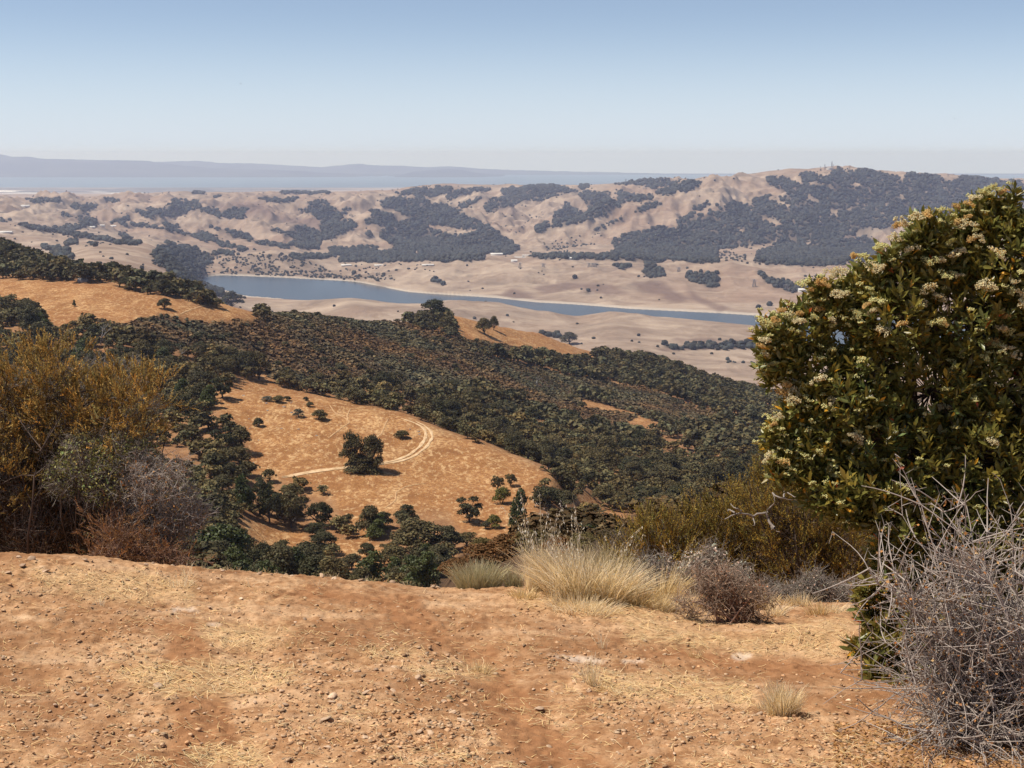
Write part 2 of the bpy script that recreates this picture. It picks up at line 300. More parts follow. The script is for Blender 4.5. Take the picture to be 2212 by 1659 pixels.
# row spacing: denser far away, where depression angle changes slowly
ly=np.concatenate([np.linspace(math.log(9),math.log(2350),1000,endpoint=False),np.linspace(math.log(2350),math.log(YMAX),900)]); yr=np.exp(ly)
SK=np.log(Yk); H_=np.diff(SK,axis=0); D_=np.diff(Zk,axis=0)/H_
mk=np.zeros_like(Zk); w1=2*H_[1:]+H_[:-1]; w2=H_[1:]+2*H_[:-1]; same=(D_[1:]*D_[:-1])>0
with np.errstate(divide='ignore',invalid='ignore'):
    mk[1:-1]=np.where(same,(w1+w2)/(w1/D_[:-1]+w2/D_[1:]),0)
mk[0]=D_[0];mk[-1]=D_[-1]
Z=np.zeros((NY,NT)); LY=ly[:,None]
for k in range(len(Zk)-1):
    a=SK[k][None];bb=SK[k+1][None]; q=(LY>=a)&(LY<bb) if k<len(Zk)-2 else (LY>=a)
    hh=bb-a; u=np.clip((LY-a)/hh,0,1)
    v=(2*u**3-3*u**2+1)*Zk[k]+(u**3-2*u**2+u)*hh*mk[k]+(-2*u**3+3*u**2)*Zk[k+1]+(u**3-u**2)*hh*mk[k+1]
    Z=np.where(q,v,Z)
for _ in range(3): Z=(np.concatenate([Z[:,:1],Z[:,:-1]],1)+2*Z+np.concatenate([Z[:,1:],Z[:,-1:]],1))/4
T2,Y2=np.meshgrid(tg,yr); X2=T2*Y2
Ub,Vb=proj(X2,Y2,Z)
# ---------------------------------------------------------------- vegetation masks
far_w=[Z1([(405,395),(440,392),(470,410),(500,400),(575,400),(540,430),(500,440),(530,455),(470,480),(445,475),(480,440),(420,425)]),
Z1([(300,440),(340,445),(400,460),(440,480),(400,480),(350,460)]),
Z1([(460,490),(520,485),(575,505),(560,530),(490,535),(400,560),(330,565),(260,545),(370,525),(470,518)]),
Z1([(650,495),(700,490),(740,475),(765,485),(750,500),(700,515),(655,512)]),
Z1([(700,515),(830,518),(920,535),(1050,555),(1150,585),(1210,565),(1240,580),(1300,615),(1300,630),(1220,615),(1130,590),(1020,560),(900,540),(700,522)]),
Z1([(800,435),(870,440),(880,420),(940,430),(1000,400),(1010,375),(1050,375),(1080,385),(1175,378),(1170,420),(1120,440),(1050,470),(950,480),(850,480)]),
Z1([(1175,430),(1230,420),(1300,430),(1310,460),(1330,440),(1400,420),(1470,425),(1440,450),(1430,485),(1350,485),(1250,465),(1180,445)]),
Z1([(1730,420),(1800,430),(1815,390),(1900,380),(1930,395),(1990,420),(2000,460),(2050,410),(2070,405),(2040,450),(1990,480),(2080,510),(2050,560),(1980,590),(1890,620),(1870,660),(1780,660),(1700,640),(1750,610),(1720,590),(1570,550),(1620,545),(1720,570),(1740,520),(1880,560),(1900,490),(1830,460)]),
Z1([(1210,510),(1260,535),(1400,565),(1460,570),(1490,600),(1470,615),(1430,610),(1380,585),(1300,560),(1240,540)]),
Z1([(90,512),(250,538),(400,565),(600,596),(760,622),(830,628),(790,642),(700,630),(560,608),(400,582),(250,557),(120,533)]),
Z1([(960,510),(1060,530),(1050,545),(970,540)]),Z1([(1485,350),(1600,370),(1700,375),(1770,355),(1760,375),(1690,390),(1580,385)]),
Z1([(1250,355),(1300,343),(1300,357),(1260,367)]),Z1([(725,390),(780,420),(780,430),(740,405)]),
Z1([(150,378),(230,363),(340,360),(355,382),(300,387),(200,390)]),Z1([(620,363),(700,366),(705,382),(630,387)]),
Z1([(1650,326),(1940,326),(1940,336),(1650,338)]),Z1([(1130,330),(1200,322),(1200,338),(1130,342)]),
Z1([(300,690),(330,670),(400,680),(455,715),(410,735),(330,715)]),Z1([(520,628),(600,650),(530,642)]),Z1([(690,570),(760,590),(770,615),(720,600)]),
Z1([(240,650),(360,655),(350,668),(250,662)]),Z1([(380,640),(430,615),(455,628),(400,645)]),Z1([(0,493),(60,493),(60,505),(0,505)]),
Z1([(1290,625),(1390,640),(1390,660),(1300,650)]),Z1([(1400,655),(1460,660),(1460,680),(1400,680)]),Z1([(1500,615),(1700,648),(1690,660),(1500,627)]),Z1([(1700,630),(1800,640),(1830,668),(1780,668)]),
Z1([(1930,655),(2212,650),(2212,705),(1950,695)]),Z1([(1240,680),(1380,680),(1370,697),(1250,702)]),(.7,Z1([(1650,695),(1900,690),(2000,700),(1900,725),(1700,718)])),
(.62,Z1([(870,690),(930,680),(920,645),(980,632),(1090,645),(1150,660),(1220,690),(1300,715),(1400,700),(1590,685),(1750,700),(1850,740),(1950,790),(2100,820),(2130,840),(1900,840),(1700,830),(1290,812),(1200,830),(1165,850),(1100,850),(1020,810),(980,790),(900,750)])),
Z1([(940,650),(980,632),(1090,645),(1150,660),(1220,690),(1260,740),(1180,780),(1200,820),(1100,845),(1000,790),(940,740),(900,700)]),
(.9,Z1([(1015,800),(1165,850),(1320,890),(1310,940),(1180,930),(1080,920),(1090,860)])),
Z2([(0,330),(60,300),(50,330),(0,360)]),Z2([(0,400),(90,400),(90,430),(0,470)]),
Z2([(165,325),(240,340),(325,375),(320,395),(280,425),(200,425),(135,415),(160,380),(180,350)]),Z2([(120,460),(170,455),(175,490),(145,498)]),
Z2([(215,285),(270,265),(350,265),(470,270),(560,300),(660,300),(700,350),(780,390),(830,410),(900,450),(960,500),(1050,560),(1000,590),(850,590),(780,620),(560,625),(430,600),(330,560),(230,490),(250,440),(330,400),(400,380),(330,340),(250,310)]),
Z2([(315,235),(430,210),(560,200),(650,200),(640,230),(560,250),(440,265),(420,240),(330,240)]),Z2([(600,250),(700,215),(850,200),(900,210),(750,235),(640,270)]),
Z2([(690,290),(820,255),(810,280),(740,320),(700,330)]),Z2([(840,340),(830,310),(880,270),(950,250),(940,215),(1050,200),(1200,185),(1400,215),(1380,225),(1250,230),(1130,260),(1040,300),(950,325),(870,345)]),
Z2([(1090,290),(1200,250),(1330,232),(1210,270)]),Z2([(1240,430),(1260,360),(1310,310),(1300,270),(1350,310),(1440,350),(1450,390),(1500,390),(1330,420),(1230,445)]),
Z2([(1390,230),(1500,225),(1590,230),(1560,260),(1640,290),(1620,200),(1700,240),(1840,255),(1820,275),(1700,280),(1600,330),(1500,380),(1460,390),(1450,300),(1400,260)]),
Z2([(1560,190),(1650,178),(1760,153),(1900,153),(2000,163),(2140,168),(2090,200),(1960,240),(1900,245),(1840,230),(1860,210),(1700,178)]),Z2([(1405,180),(1450,176),(1450,205),(1410,208)]),
(.30,Z2([(830,360),(1000,350),(1240,330),(1230,440),(1100,480),(1000,500),(900,440)])),
Z2([(1140,430),(1200,415),(1230,430),(1200,460),(1150,460)]),
Z2([(1490,470),(1560,430),(1650,395),(1640,385),(1500,440)]),(.42,Z2([(1160,520),(1500,440),(1560,480),(1500,540),(1300,590),(1200,560)])),
Z2([(1770,300),(1900,285),(1920,275),(1850,320),(1700,350),(1780,310)]),Z2([(2060,320),(2100,300),(2190,290),(2100,335)]),
(.8,Z2([(1600,500),(1700,470),(1830,435),(1900,440),(2000,460),(1980,400),(2050,340),(2212,380),(2212,640),(2080,650),(1900,620),(1700,610),(1550,590),(1600,570)])),
Z2([(0,595),(330,575),(780,610),(850,600),(850,630),(400,635),(0,640)]),(.9,Z2([(1100,600),(1300,590),(1600,600),(1900,620),(1900,640),(1500,625),(1150,625)])),
(.6,Z2([(0,710),(100,705),(320,720),(320,745),(0,750)])),(.35,Z2([(0,640),(330,640),(600,650),(600,700),(200,700),(0,700)])),
Z2([(1610,653),(1700,667),(1660,680),(1610,660)]),Z2([(1800,640),(1900,690),(1910,720),(1800,728),(1760,690)]),Z2([(2050,720),(2212,700),(2212,790),(2060,750)]),
Z2([(530,740),(560,738),(605,765),(580,772),(540,755)]),Z2([(720,712),(780,715),(770,728)]),Z2([(1350,735),(1380,715),(1390,725),(1360,748)]),Z2([(1430,808),(1465,808),(1460,828),(1432,826)]),
Z3([(690,240),(780,235),(860,270),(920,300),(880,215),(950,215),(1050,240),(1110,190),(1300,203),(1450,238),(1500,280),(1520,223),(1650,223),(1780,268),(1860,238),(1950,243),(2100,268),(2212,268),(2212,480),(1800,470),(1550,500),(1420,530),(1250,560),(1200,600),(1050,620),(900,620),(830,600),(760,640),(700,640),(600,640),(430,660),(250,650),(0,650),(0,540),(100,540),(170,550),(200,490),(250,450),(330,470),(360,440),(440,460),(480,380),(580,400),(620,460),(600,380),(700,345),(780,360),(820,350),(810,330),(720,290)]),
Z3([(255,420),(300,400),(370,400),(300,430),(260,435)]),Z3([(375,400),(430,420),(430,450),(380,420)]),
(.85,Z3([(600,740),(650,680),(760,650),(830,610),(950,630),(1200,590),(1300,560),(1330,620),(1400,700),(1250,740),(1100,760),(900,770),(750,760),(640,745)])),
(.5,Z3([(0,655),(320,650),(600,700),(550,740),(300,740),(100,730),(0,720)])),
Z3([(250,810),(330,800),(420,840),(410,890),(370,890),(250,850),(230,840)]),Z3([(0,755),(60,765),(110,800),(60,825),(0,820)]),
Z3([(635,790),(720,830),(820,855),(980,880),(900,910),(840,915),(760,890),(680,860)]),(.4,Z3([(870,820),(980,800),(1000,850),(880,860)])),
Z3([(485,235),(515,233),(515,250),(485,250)]),Z3([(480,330),(510,340),(505,350),(485,342)]),Z3([(640,995),(670,995),(668,1010),(642,1010)]),Z3([(700,992),(720,992),(720,1004),(702,1004)]),
Z3([(50,1207),(120,1236),(440,1218),(640,1218),(660,1245),(440,1252),(200,1254),(120,1254),(90,1228)]),(.35,Z3([(120,1262),(560,1268),(560,1302),(380,1295),(120,1290)])),(.6,Z3([(450,1318),(560,1325),(560,1345),(450,1338)])),(.5,Z3([(560,1325),(760,1345),(760,1385),(640,1365)])),
Z2([(1160,1052),(1300,1072),(1290,1088),(1180,1068)])]
far_h=[Z3([(680,470),(760,490),(790,520),(780,545),(700,520),(665,490)]),Z3([(900,330),(1000,370),(1010,400),(950,380)]),Z3([(1060,425),(1130,430),(1110,470),(1060,460)]),
Z3([(1230,400),(1280,390),(1290,420),(1220,420)]),Z3([(1200,260),(1260,280),(1240,310),(1200,280)]),Z3([(930,265),(1050,280),(1040,300),(950,285)]),Z3([(530,545),(575,545),(560,575),(540,570)]),
Z3([(1400,390),(1420,400),(1410,425),(1370,415)]),Z3([(1480,340),(1520,345),(1515,370),(1470,355)]),Z3([(985,460),(1010,470),(1020,520),(1000,515)]),Z3([(1150,425),(1200,430),(1195,450),(1150,445)]),
Z3([(520,655),(700,625),(770,605),(760,630),(600,665)]),Z3([(1150,590),(1250,570),(1250,590),(1150,605)]),Z3([(1620,320),(1680,330),(1670,345),(1620,335)]),Z3([(700,350),(840,400),(830,425),(720,380)]),
Z2([(465,410),(560,420),(700,440),(805,450),(790,475),(620,475),(500,430)]),Z2([(415,560),(440,562),(460,600),(425,595)]),Z2([(510,545),(530,545),(530,560),(510,560)]),Z2([(1850,190),(1910,190),(1900,212),(1860,210)]),
Z1([(1260,720),(1300,725),(1290,800),(1240,790)]),Z1([(1360,735),(1400,760),(1380,780),(1340,760)]),Z1([(1600,720),(1680,740),(1700,790),(1620,760)]),Z1([(1420,770),(1470,765),(1470,800),(1420,800)])]
scrub=[Z1([(1310,400),(1400,380),(1500,385),(1600,420),(1590,440),(1700,470),(1850,480),(1900,500),(1890,560),(1800,530),(1700,510),(1600,500),(1540,470),(1430,480),(1350,480),(1300,440)]),
 Z2([(940,830),(990,795),(1100,820),(1130,850),(1000,850)]),Z2([(1120,790),(1300,760),(1600,770),(1700,830),(1560,830),(1400,790),(1200,830)]),Z2([(1700,760),(1900,755),(1950,800),(1850,830),(1760,800)]),Z3([(200,870),(330,960),(480,1010),(420,1030),(250,960)]),Z2([(1850,760),(2050,850),(2000,880),(1900,850)]),
 Z3([(60,1245),(700,1225),(700,1240),(60,1262)]),Z2([(1960,1085),(2212,1090),(2212,1105),(1960,1100)]),Z2([(150,800),(230,760),(300,790),(200,810)])]
mfar=raster(far_w,far_h,jit=6.5,wl=22.,seed=5)
_U,_V=np.meshgrid(np.arange(MU0,MU0+MW,1.),np.arange(300,1300,1.)); _b=blur(mfar.astype(float),2); _n=.55*fbm(_U/5.5,_V/3.2,3,55)
mfar=np.where(_b+_n*np.clip(_b*(1.15-_b)*4,0,1)>.5,np.maximum(mfar,np.minimum(_b*1.4,1)*(mfar>0)+.95*(mfar==0)),0)*np.where((mfar>0)|(_b>.2),1,0); mfar[(fbm(_U/7.,_V/3.6,3,57)>.42)&(_V<590)]*=.12; mfar=mfar.astype(np.float32); mscr=raster(scrub,(),jit=3,wl=20,seed=9)
chap=[[(200,690),(260,705),(345,678),(440,698),(545,690),(600,688),(700,700),(800,717),(870,730),(1000,755),(1100,780),(1250,815),(1400,840),(1500,875),(1560,900),(1540,935),(1400,905),(1330,880),(1250,850),(1200,875),(1300,900),(1450,940),(1330,935),(1180,880),(1080,850),(1000,845),(900,850),(760,835),(640,840),(580,815),(560,780),(470,760),(330,750),(250,720)],
 ZE([(0,400),(300,440),(530,530),(520,620),(700,650),(940,690),(760,760),(540,770),(300,700),(180,620),(0,560)]),
 [(935,1262),(960,1225),(1010,1180),(1120,1150),(1300,1120),(1500,1090),(2300,1060),(2300,1290),(935,1290)],
 [(600,690),(545,682),(560,670),(640,650),(760,680),(880,700),(980,730),(1100,745),(1180,770),(1000,760),(800,720)]]
wood=[[(-400,480),(0,512),(60,530),(130,560),(200,585),(285,602),(360,612),(430,640),(480,668),(380,645),(290,630),(230,612),(130,606),(60,604),(0,604),(-400,600)],
 Z4([(-1100,380),(0,500),(60,485),(150,505),(230,565),(320,625),(400,640),(480,635),(560,650),(700,620),(760,680),(900,700),(1160,760),(1300,790),(1420,810),(1500,830),(1540,940),(1440,930),(1300,980),(1260,1000),(1290,1150),(1370,1180),(1450,1230),(1470,1300),(1440,1450),(1380,1500),(1560,1520),(1750,1600),(1960,1720),(2200,1990),(600,2100),(-1100,2100)]),
 Z5([(0,560),(340,560),(330,640),(500,650),(640,720),(780,730),(820,830),(860,940),(640,940),(500,930),(380,940),(260,880),(0,870)]),
 Z5([(640,930),(860,900),(850,970),(760,1080),(900,1110),(1040,1165),(1060,1290),(-400,1290),(0,870),(240,880),(360,1010),(510,1020),(520,980)]),
 Z5([(1010,900),(1200,830),(1400,840),(1480,930),(1590,980),(1580,1060),(1300,1200),(1300,1290),(1030,1290),(1010,1070)]),
 [(560,655),(640,640),(700,662),(800,690),(880,700),(880,670),(960,665),(985,728),(1060,741),(1140,758),(1200,772),(1275,788),(1300,752),(1390,768),(1456,783),(1522,808),(1584,830),(1658,845),(2300,930),(2600,990),(2600,1130),(1760,1130),(1560,1200),(1440,1190),(1350,1210),(1280,1200),(1170,1130),(1150,1060),(1205,1035),(1160,1010),(1100,980),(1000,945),(930,918),(870,890),(780,873),(700,855),(600,838),(620,822),(780,800),(900,840),(1010,830),(1080,850),(1200,890),(1330,930),(1450,920),(1330,880),(1200,850),(1100,810),(1000,775),(900,750),(800,735),(700,715),(640,700),(560,690)]]
gaps=[[(500,1120),(660,1140),(665,1212),(515,1200)],[(700,1150),(835,1180),(840,1290),(745,1262)],Z4([(440,700),(560,740),(700,770),(700,810),(560,900),(500,850)]),Z4([(920,830),(1100,855),(1080,880),(940,850)]),Z4([(1440,930),(1540,970),(1570,1000),(1440,960)]),Z4([(0,740),(40,740),(40,850),(0,850)]),
 ZE([(1590,690),(1640,660),(1760,730),(1690,770),(1620,740)]),ZE([(960,320),(1040,345),(1020,360),(970,340)]),ZE([(1500,1000),(1620,960),(1620,1080),(1520,1050)]),ZE([(380,1150),(480,1180),(700,1380),(980,1480),(940,1550),(690,1500),(560,1400),(420,1300),(200,1300)]),
 ZE([(740,1050),(830,1110),(800,1150),(750,1110)]),ZE([(590,980),(660,1020),(640,1060),(580,1030)]),Z5([(1560,880),(1720,940),(1700,980),(1560,960)])]
thin=[ZE([(820,800),(1020,730),(1400,800),(1470,900),(1420,1020),(1300,1080),(1020,1060),(1000,900)]),Z5([(1850,700),(2212,700),(2212,900),(1900,900)])]
mwood=raster(wood,gaps,jit=4,wl=20,seed=15); mchap=raster(chap,gaps,jit=7,wl=22,seed=25); mthin=raster(thin,(),jit=6,wl=20,seed=27)
mchap=mchap*(look(mwood,*np.meshgrid(np.arange(MU0,MU0+MW,1.),np.arange(300,1300,1.)))<.5) if False else mchap
mwood=mwood*(1-mchap)
mpatch=raster([[(0,400),(2212,400),(2212,1300),(0,1300)]],(),jit=0)
# ---------------------------------------------------------------- relief noise
far=Y2>2300
nearcrest=np.ones_like(Z)
d=np.abs(np.log(Y2)-np.log(Yk[-3])[None]); nearcrest=np.minimum(1,.10+d/.16)
mb=blur(look(mfar,Ub.ravel(),Vb.ravel()).reshape(Z.shape).astype(np.float64)*far,4)
amp=np.interp(Y2,[9,60,200,400,700,1500,2400,3200,4300,5200,6200,7200,8500,13000],[.2,.8,2.0,1.2,2.5,4,8,16,12,55,14,120,160,90])*nearcrest
flat=np.ones_like(Z); flat[(Vb>690)&(Vb<740)&(Y2>2300)&(Y2<4300)]=.35; flat=blur(flat,8); amp=amp*flat
shoremask=np.clip(np.abs(np.log(Y2)-np.log(.5*(Yk[i0-1]+Yk[i0+1]))[None])/.10,0,1); shoremask=np.where(tg[None]>-.22,shoremask,1)
amp=np.where(far,amp*(.12+.88*shoremask),amp)
rid=ridged(X2/720.,Y2/980.,5,71,.55); rol=fbm(X2/620.,Y2/620.,4,72,.42)
rid2=ridged(X2/240.,Y2/420.,4,75,.5); med=fbm(X2/75.,Y2/75.,4,73); fine=fbm(X2/18.,Y2/18.,3,74)
relief=np.where(far,.75*(rid-.25)+.35*rol+.40*(rid2-.2),0.)
relief=relief+np.where(far,0,.8*med+.25*fine+np.where(Y2>900,.6*rol,0))
relief=relief*amp - np.where(far,16*mb*np.clip((Y2-5000)/2000,0,1)*nearcrest,0)
wv=look(mwood,Ub.ravel(),Vb.ravel()).reshape(Z.shape)
Z=Z+relief
# the knoll keeps its clean crest
pw=np.zeros_like(Z)
far_land=(Y2>2500)
water_zone=(Y2>Yk[i0-1][None])&(Y2<Yk[i0+1][None])&(tg[None]>-.222)
Z=np.where(water_zone,np.minimum(Z,ZW-4),Z)
fl=np.where(Y2>5400,ZW+8,ZW+2.5)
Z=np.where(far_land&~water_zone,np.where(Z<fl,fl+(fl-Z)*.08,Z),Z)
shoreA=blur(water_zone.astype(float),4)*(Y2<7000)
U2,V2=proj(X2,Y2,Z)
ang=Z/Y2; run=np.maximum.accumulate(ang,axis=0); VIS=ang>=run-.0006
def Hidx(x,y):
    t=x/y; c=np.clip((t+TM)/(2*TM)*(NT-1),0,NT-1.001); r=np.interp(np.log(y),ly,np.arange(NY)); r=np.clip(r,0,NY-1.001)
    return r,c
def bil(A,r,c):
    i=r.astype(int);j=c.astype(int);fr=r-i;fc=c-j
    return (A[i,j]*(1-fr)*(1-fc)+A[i+1,j]*fr*(1-fc)+A[i,j+1]*(1-fr)*fc+A[i+1,j+1]*fr*fc)
def H(x,y):
    x=np.atleast_1d(np.asarray(x,float));y=np.atleast_1d(np.asarray(y,float)); r,c=Hidx(x,y); return bil(Z,r,c)
def hit(U,V,ymin=200,ymax=13000):
    """where the sight line through (U,V) meets the land"""
    yy=np.exp(np.linspace(math.log(ymin),math.log(ymax),3000)); x,z=unproj(U,V,yy); h=H(x,yy); k=np.argmax(z<=h)
    if not (z<=h).any(): k=len(yy)-1
    return float(x[k]),float(yy[k]),float(h[k])
def ground_mesh(name,r0,r1,mat,attrs,cstep=1):
    sl=slice(r0,r1); Xs,Ys,Zs=X2[sl,::cstep],Y2[sl,::cstep],Z[sl,::cstep]
    v=np.stack([Xs.ravel(),Ys.ravel(),Zs.ravel()],1)
    return mesh(name,v,gridfaces(*Xs.shape),mat,True,attrs={k:a[sl,::cstep].ravel() for k,a in attrs.items()})
Wn=look(mwood,U2.ravel(),V2.ravel()).reshape(Z.shape)*(Y2<2300)*(Y2>150); Cn=look(mchap,U2.ravel(),V2.ravel()).reshape(Z.shape)*(Y2<2300)
Cn=np.where((Y2<150)&(U2>900),1,Cn)
Wf=look(mfar,U2.ravel(),V2.ravel()).reshape(Z.shape)*far; Sf=look(mscr,U2.ravel(),V2.ravel()).reshape(Z.shape)*far
Wf=blur(np.where(Wf>=.9,Wf*.85,Wf*.4),1)
RN=1006
obj('hillside',ground_mesh('hillside',0,RN,M_HILL,{'wood':blur(Wn.astype(float),3)*.8,'chap':blur(Cn.astype(float),1)*1.0}),kind='structure')
obj('hills',ground_mesh('hills',RN-3,NY,M_FAR,{'wood':Wf,'shore':shoreA,'scrub':blur(Sf.astype(float),2)*.7}),kind='structure')
# water
def poly_sheet(name,pts,z,mat,**k):
    v=[(x,y,z) for x,y in pts]; me=bpy.data.meshes.new(name); me.from_pydata(v,[],[list(range(len(v)))]); me.materials.append(mat); return obj(name,me,**k)
poly_sheet('reservoir_water',[(-1300,4200),(2400,2600),(3200,2600),(3200,4700),(1500,5200),(-1000,6000),(-1350,5950)],ZW,M_WATER,kind='structure')
# bay shore flats, bay, coast hills
def flat_grid(name,x0,x1,y0,y1,nx,ny,zf,mat,af=None,**k):
    X,Y=np.meshgrid(np.linspace(x0,x1,nx),np.linspace(y0,y1,ny)); Zs=zf(X,Y)
    return obj(name,mesh(name,np.stack([X.ravel(),Y.ravel(),Zs.ravel()],1),gridfaces(ny,nx),mat,True,attrs=af(X,Y,Zs) if af else None),**k)
def salt(X,Y,Zs):
    U,V=proj(X,Y,Zs); s=((V>411.5+.012*U)&(V<414+.012*U)&(U<230)&(gn(X/900,Y/3000,4)>-.3)).astype(float); s2=((V>416)&(V<418)&(gn(X/700,Y/2500,8)>.25)).astype(float)
    return {'salt':np.maximum(s,s2*.6).ravel()}
flat_grid('bay_flats',-26000,26000,14500,25500,500,500,lambda X,Y:np.full(X.shape,ZB_),M_BAYLAND,salt,kind='structure')
BS=float(yfromz(300,409,ZB_))
flat_grid('bay_water',-34000,34000,14500,41500,4,4,lambda X,Y:np.full(X.shape,ZB_-3.),M_BAY,kind='structure')
def ridge_hills(name,line,y0,depth,mat,seed,base=-610.):
    U=np.linspace(-900,3100,500); V=np.interp(U,[p[0] for p in line],[p[1] for p in line]); V=V-1.1*fbm(U/22.,U*0,4,seed)
    ss=np.linspace(-1,1,41); rows=[]
    x,z=unproj(U,V,y0)
    for s in ss:
        yy=y0+s*depth; k=np.clip(1-abs(s)**1.4,0,1); hh=np.maximum(z-base,0)*k; hh=hh*(1+.12*fbm(x/1500,x*0+s*4,3,seed+3)*(1-k)*2)
        rows.append(np.stack([x,np.full(x.shape,yy),base+hh],1))
    v=np.concatenate(rows); return obj(name,mesh(name,v,gridfaces(41,500),mat,True),kind='structure')
pen=[(-900,325),(0,333),(26,339),(59,338),(92,343),(147,344),(205,345.5),(257,346),(312,347),(348,352),(385,357),(458,363),(550,366),(623,368),(697,374),(811,378),(866,378),(895,370),(939,367),(972,365),(1001,368),(1049,376.5),(1115,379),(1159,389),(1196,394),(1269,392),(1306,396),(1500,408),(3100,410)]
ridge_hills('coast_hills',pen,40500,3800,M_BLUEHILL,31)
fogl=[(-900,352),(300,353),(337,350),(422,347),(477,352),(550,353),(623,357),(697,361),(733,357),(774,353.6),(807,357),(866,358),(921,361),(976,359),(1031,364),(1104,367),(1214,370),(1324,372),(1434,375),(1548,379),(1640,384),(2100,390),(2153,385),(2189,381),(2300,380),(3100,384)]
ridge_hills('outer_coast_hills',fogl,47500,3000,M_BLUEHILL,37,base=-1250.)
# haze: even air, box round camera and land
def box(name,x0,x1,y0,y1,z0,z1):
    v=[(x,y,z) for x in(x0,x1) for y in(y0,y1) for z in(z0,z1)]
    me=bpy.data.meshes.new(name); me.from_pydata(v,[],[(0,1,3,2),(4,6,7,5),(0,4,5,1),(2,3,7,6),(0,2,6,4),(1,5,7,3)]); return me
hm=bpy.data.materials.new('thin_summer_haze'); hm.use_nodes=True; t=hm.node_tree; t.nodes.remove(t.nodes['Principled BSDF'])
pv=t.nodes.new('ShaderNodeVolumePrincipled'); pv.inputs['Absorption Color'].default_value=(.70,.76,.85,1); pv.inputs['Color'].default_value=(.60,.68,.97,1); pv.inputs['Density'].default_value=HAZE; pv.inputs['Anisotropy'].default_value=.1
t.links.new(pv.outputs[0],t.nodes['Material Output'].inputs['Volume'])
hme=box('haze',-60000,60000,-600,90000,-1300,60); hme.materials.append(hm); obj('haze',hme,kind='stuff')
# ---------------------------------------------------------------- tree and bush templates
def tubes(lines,sides=5):
    """lines: list of (points Nx3, radii N) -> verts, quads"""
    V=[];Fc=[];o=0; an=np.arange(sides)*2*math.pi/sides; ca,sa=np.cos(an),np.sin(an)
    for p,r in lines:
        p=np.asarray(p,float); r=np.asarray(r,float); n=len(p); d=np.gradient(p,axis=0); d/=np.linalg.norm(d,axis=1)[:,None]+1e-12
        ref=np.where(np.abs(d[:,2:3])<.9,[[0,0,1.]],[[1.,0,0]]); a=np.cross(d,ref); a/=np.linalg.norm(a,axis=1)[:,None]+1e-12; b=np.cross(d,a)
        v=p[:,None]+r[:,None,None]*(ca[None,:,None]*a[:,None]+sa[None,:,None]*b[:,None]); V.append(v.reshape(-1,3))
        i=np.arange(n-1)[:,None]*sides; j=np.arange(sides)[None]; j2=(j+1)%sides
        Fc.append(np.stack([i+j,i+j2,i+sides+j2,i+sides+j],-1).reshape(-1,4)+o); o+=n*sides
    return np.concatenate(V),np.concatenate(Fc)
def quads(c,nrm,w,h,rg,twist=True):
    """one small leaf-clump face per centre"""
    n=len(c); nrm=nrm/(np.linalg.norm(nrm,axis=1)[:,None]+1e-9); r=rg.normal(size=(n,3)); a=np.cross(nrm,r); a/=np.linalg.norm(a,axis=1)[:,None]+1e-9; b=np.cross(nrm,a)
    w=np.broadcast_to(w,(n,))[:,None]; h=np.broadcast_to(h,(n,))[:,None]; f=rg.uniform(.55,1,(n,1))
    v=np.stack([c-a*w-b*h*f,c+a*w*f-b*h,c+a*w+b*h*f,c-a*w*f+b*h],1).reshape(-1,3)
    return v,np.arange(4*n).reshape(n,4)
def unit(rg,n):
    d=rg.normal(size=(n,3)); return d/np.linalg.norm(d,axis=1)[:,None]
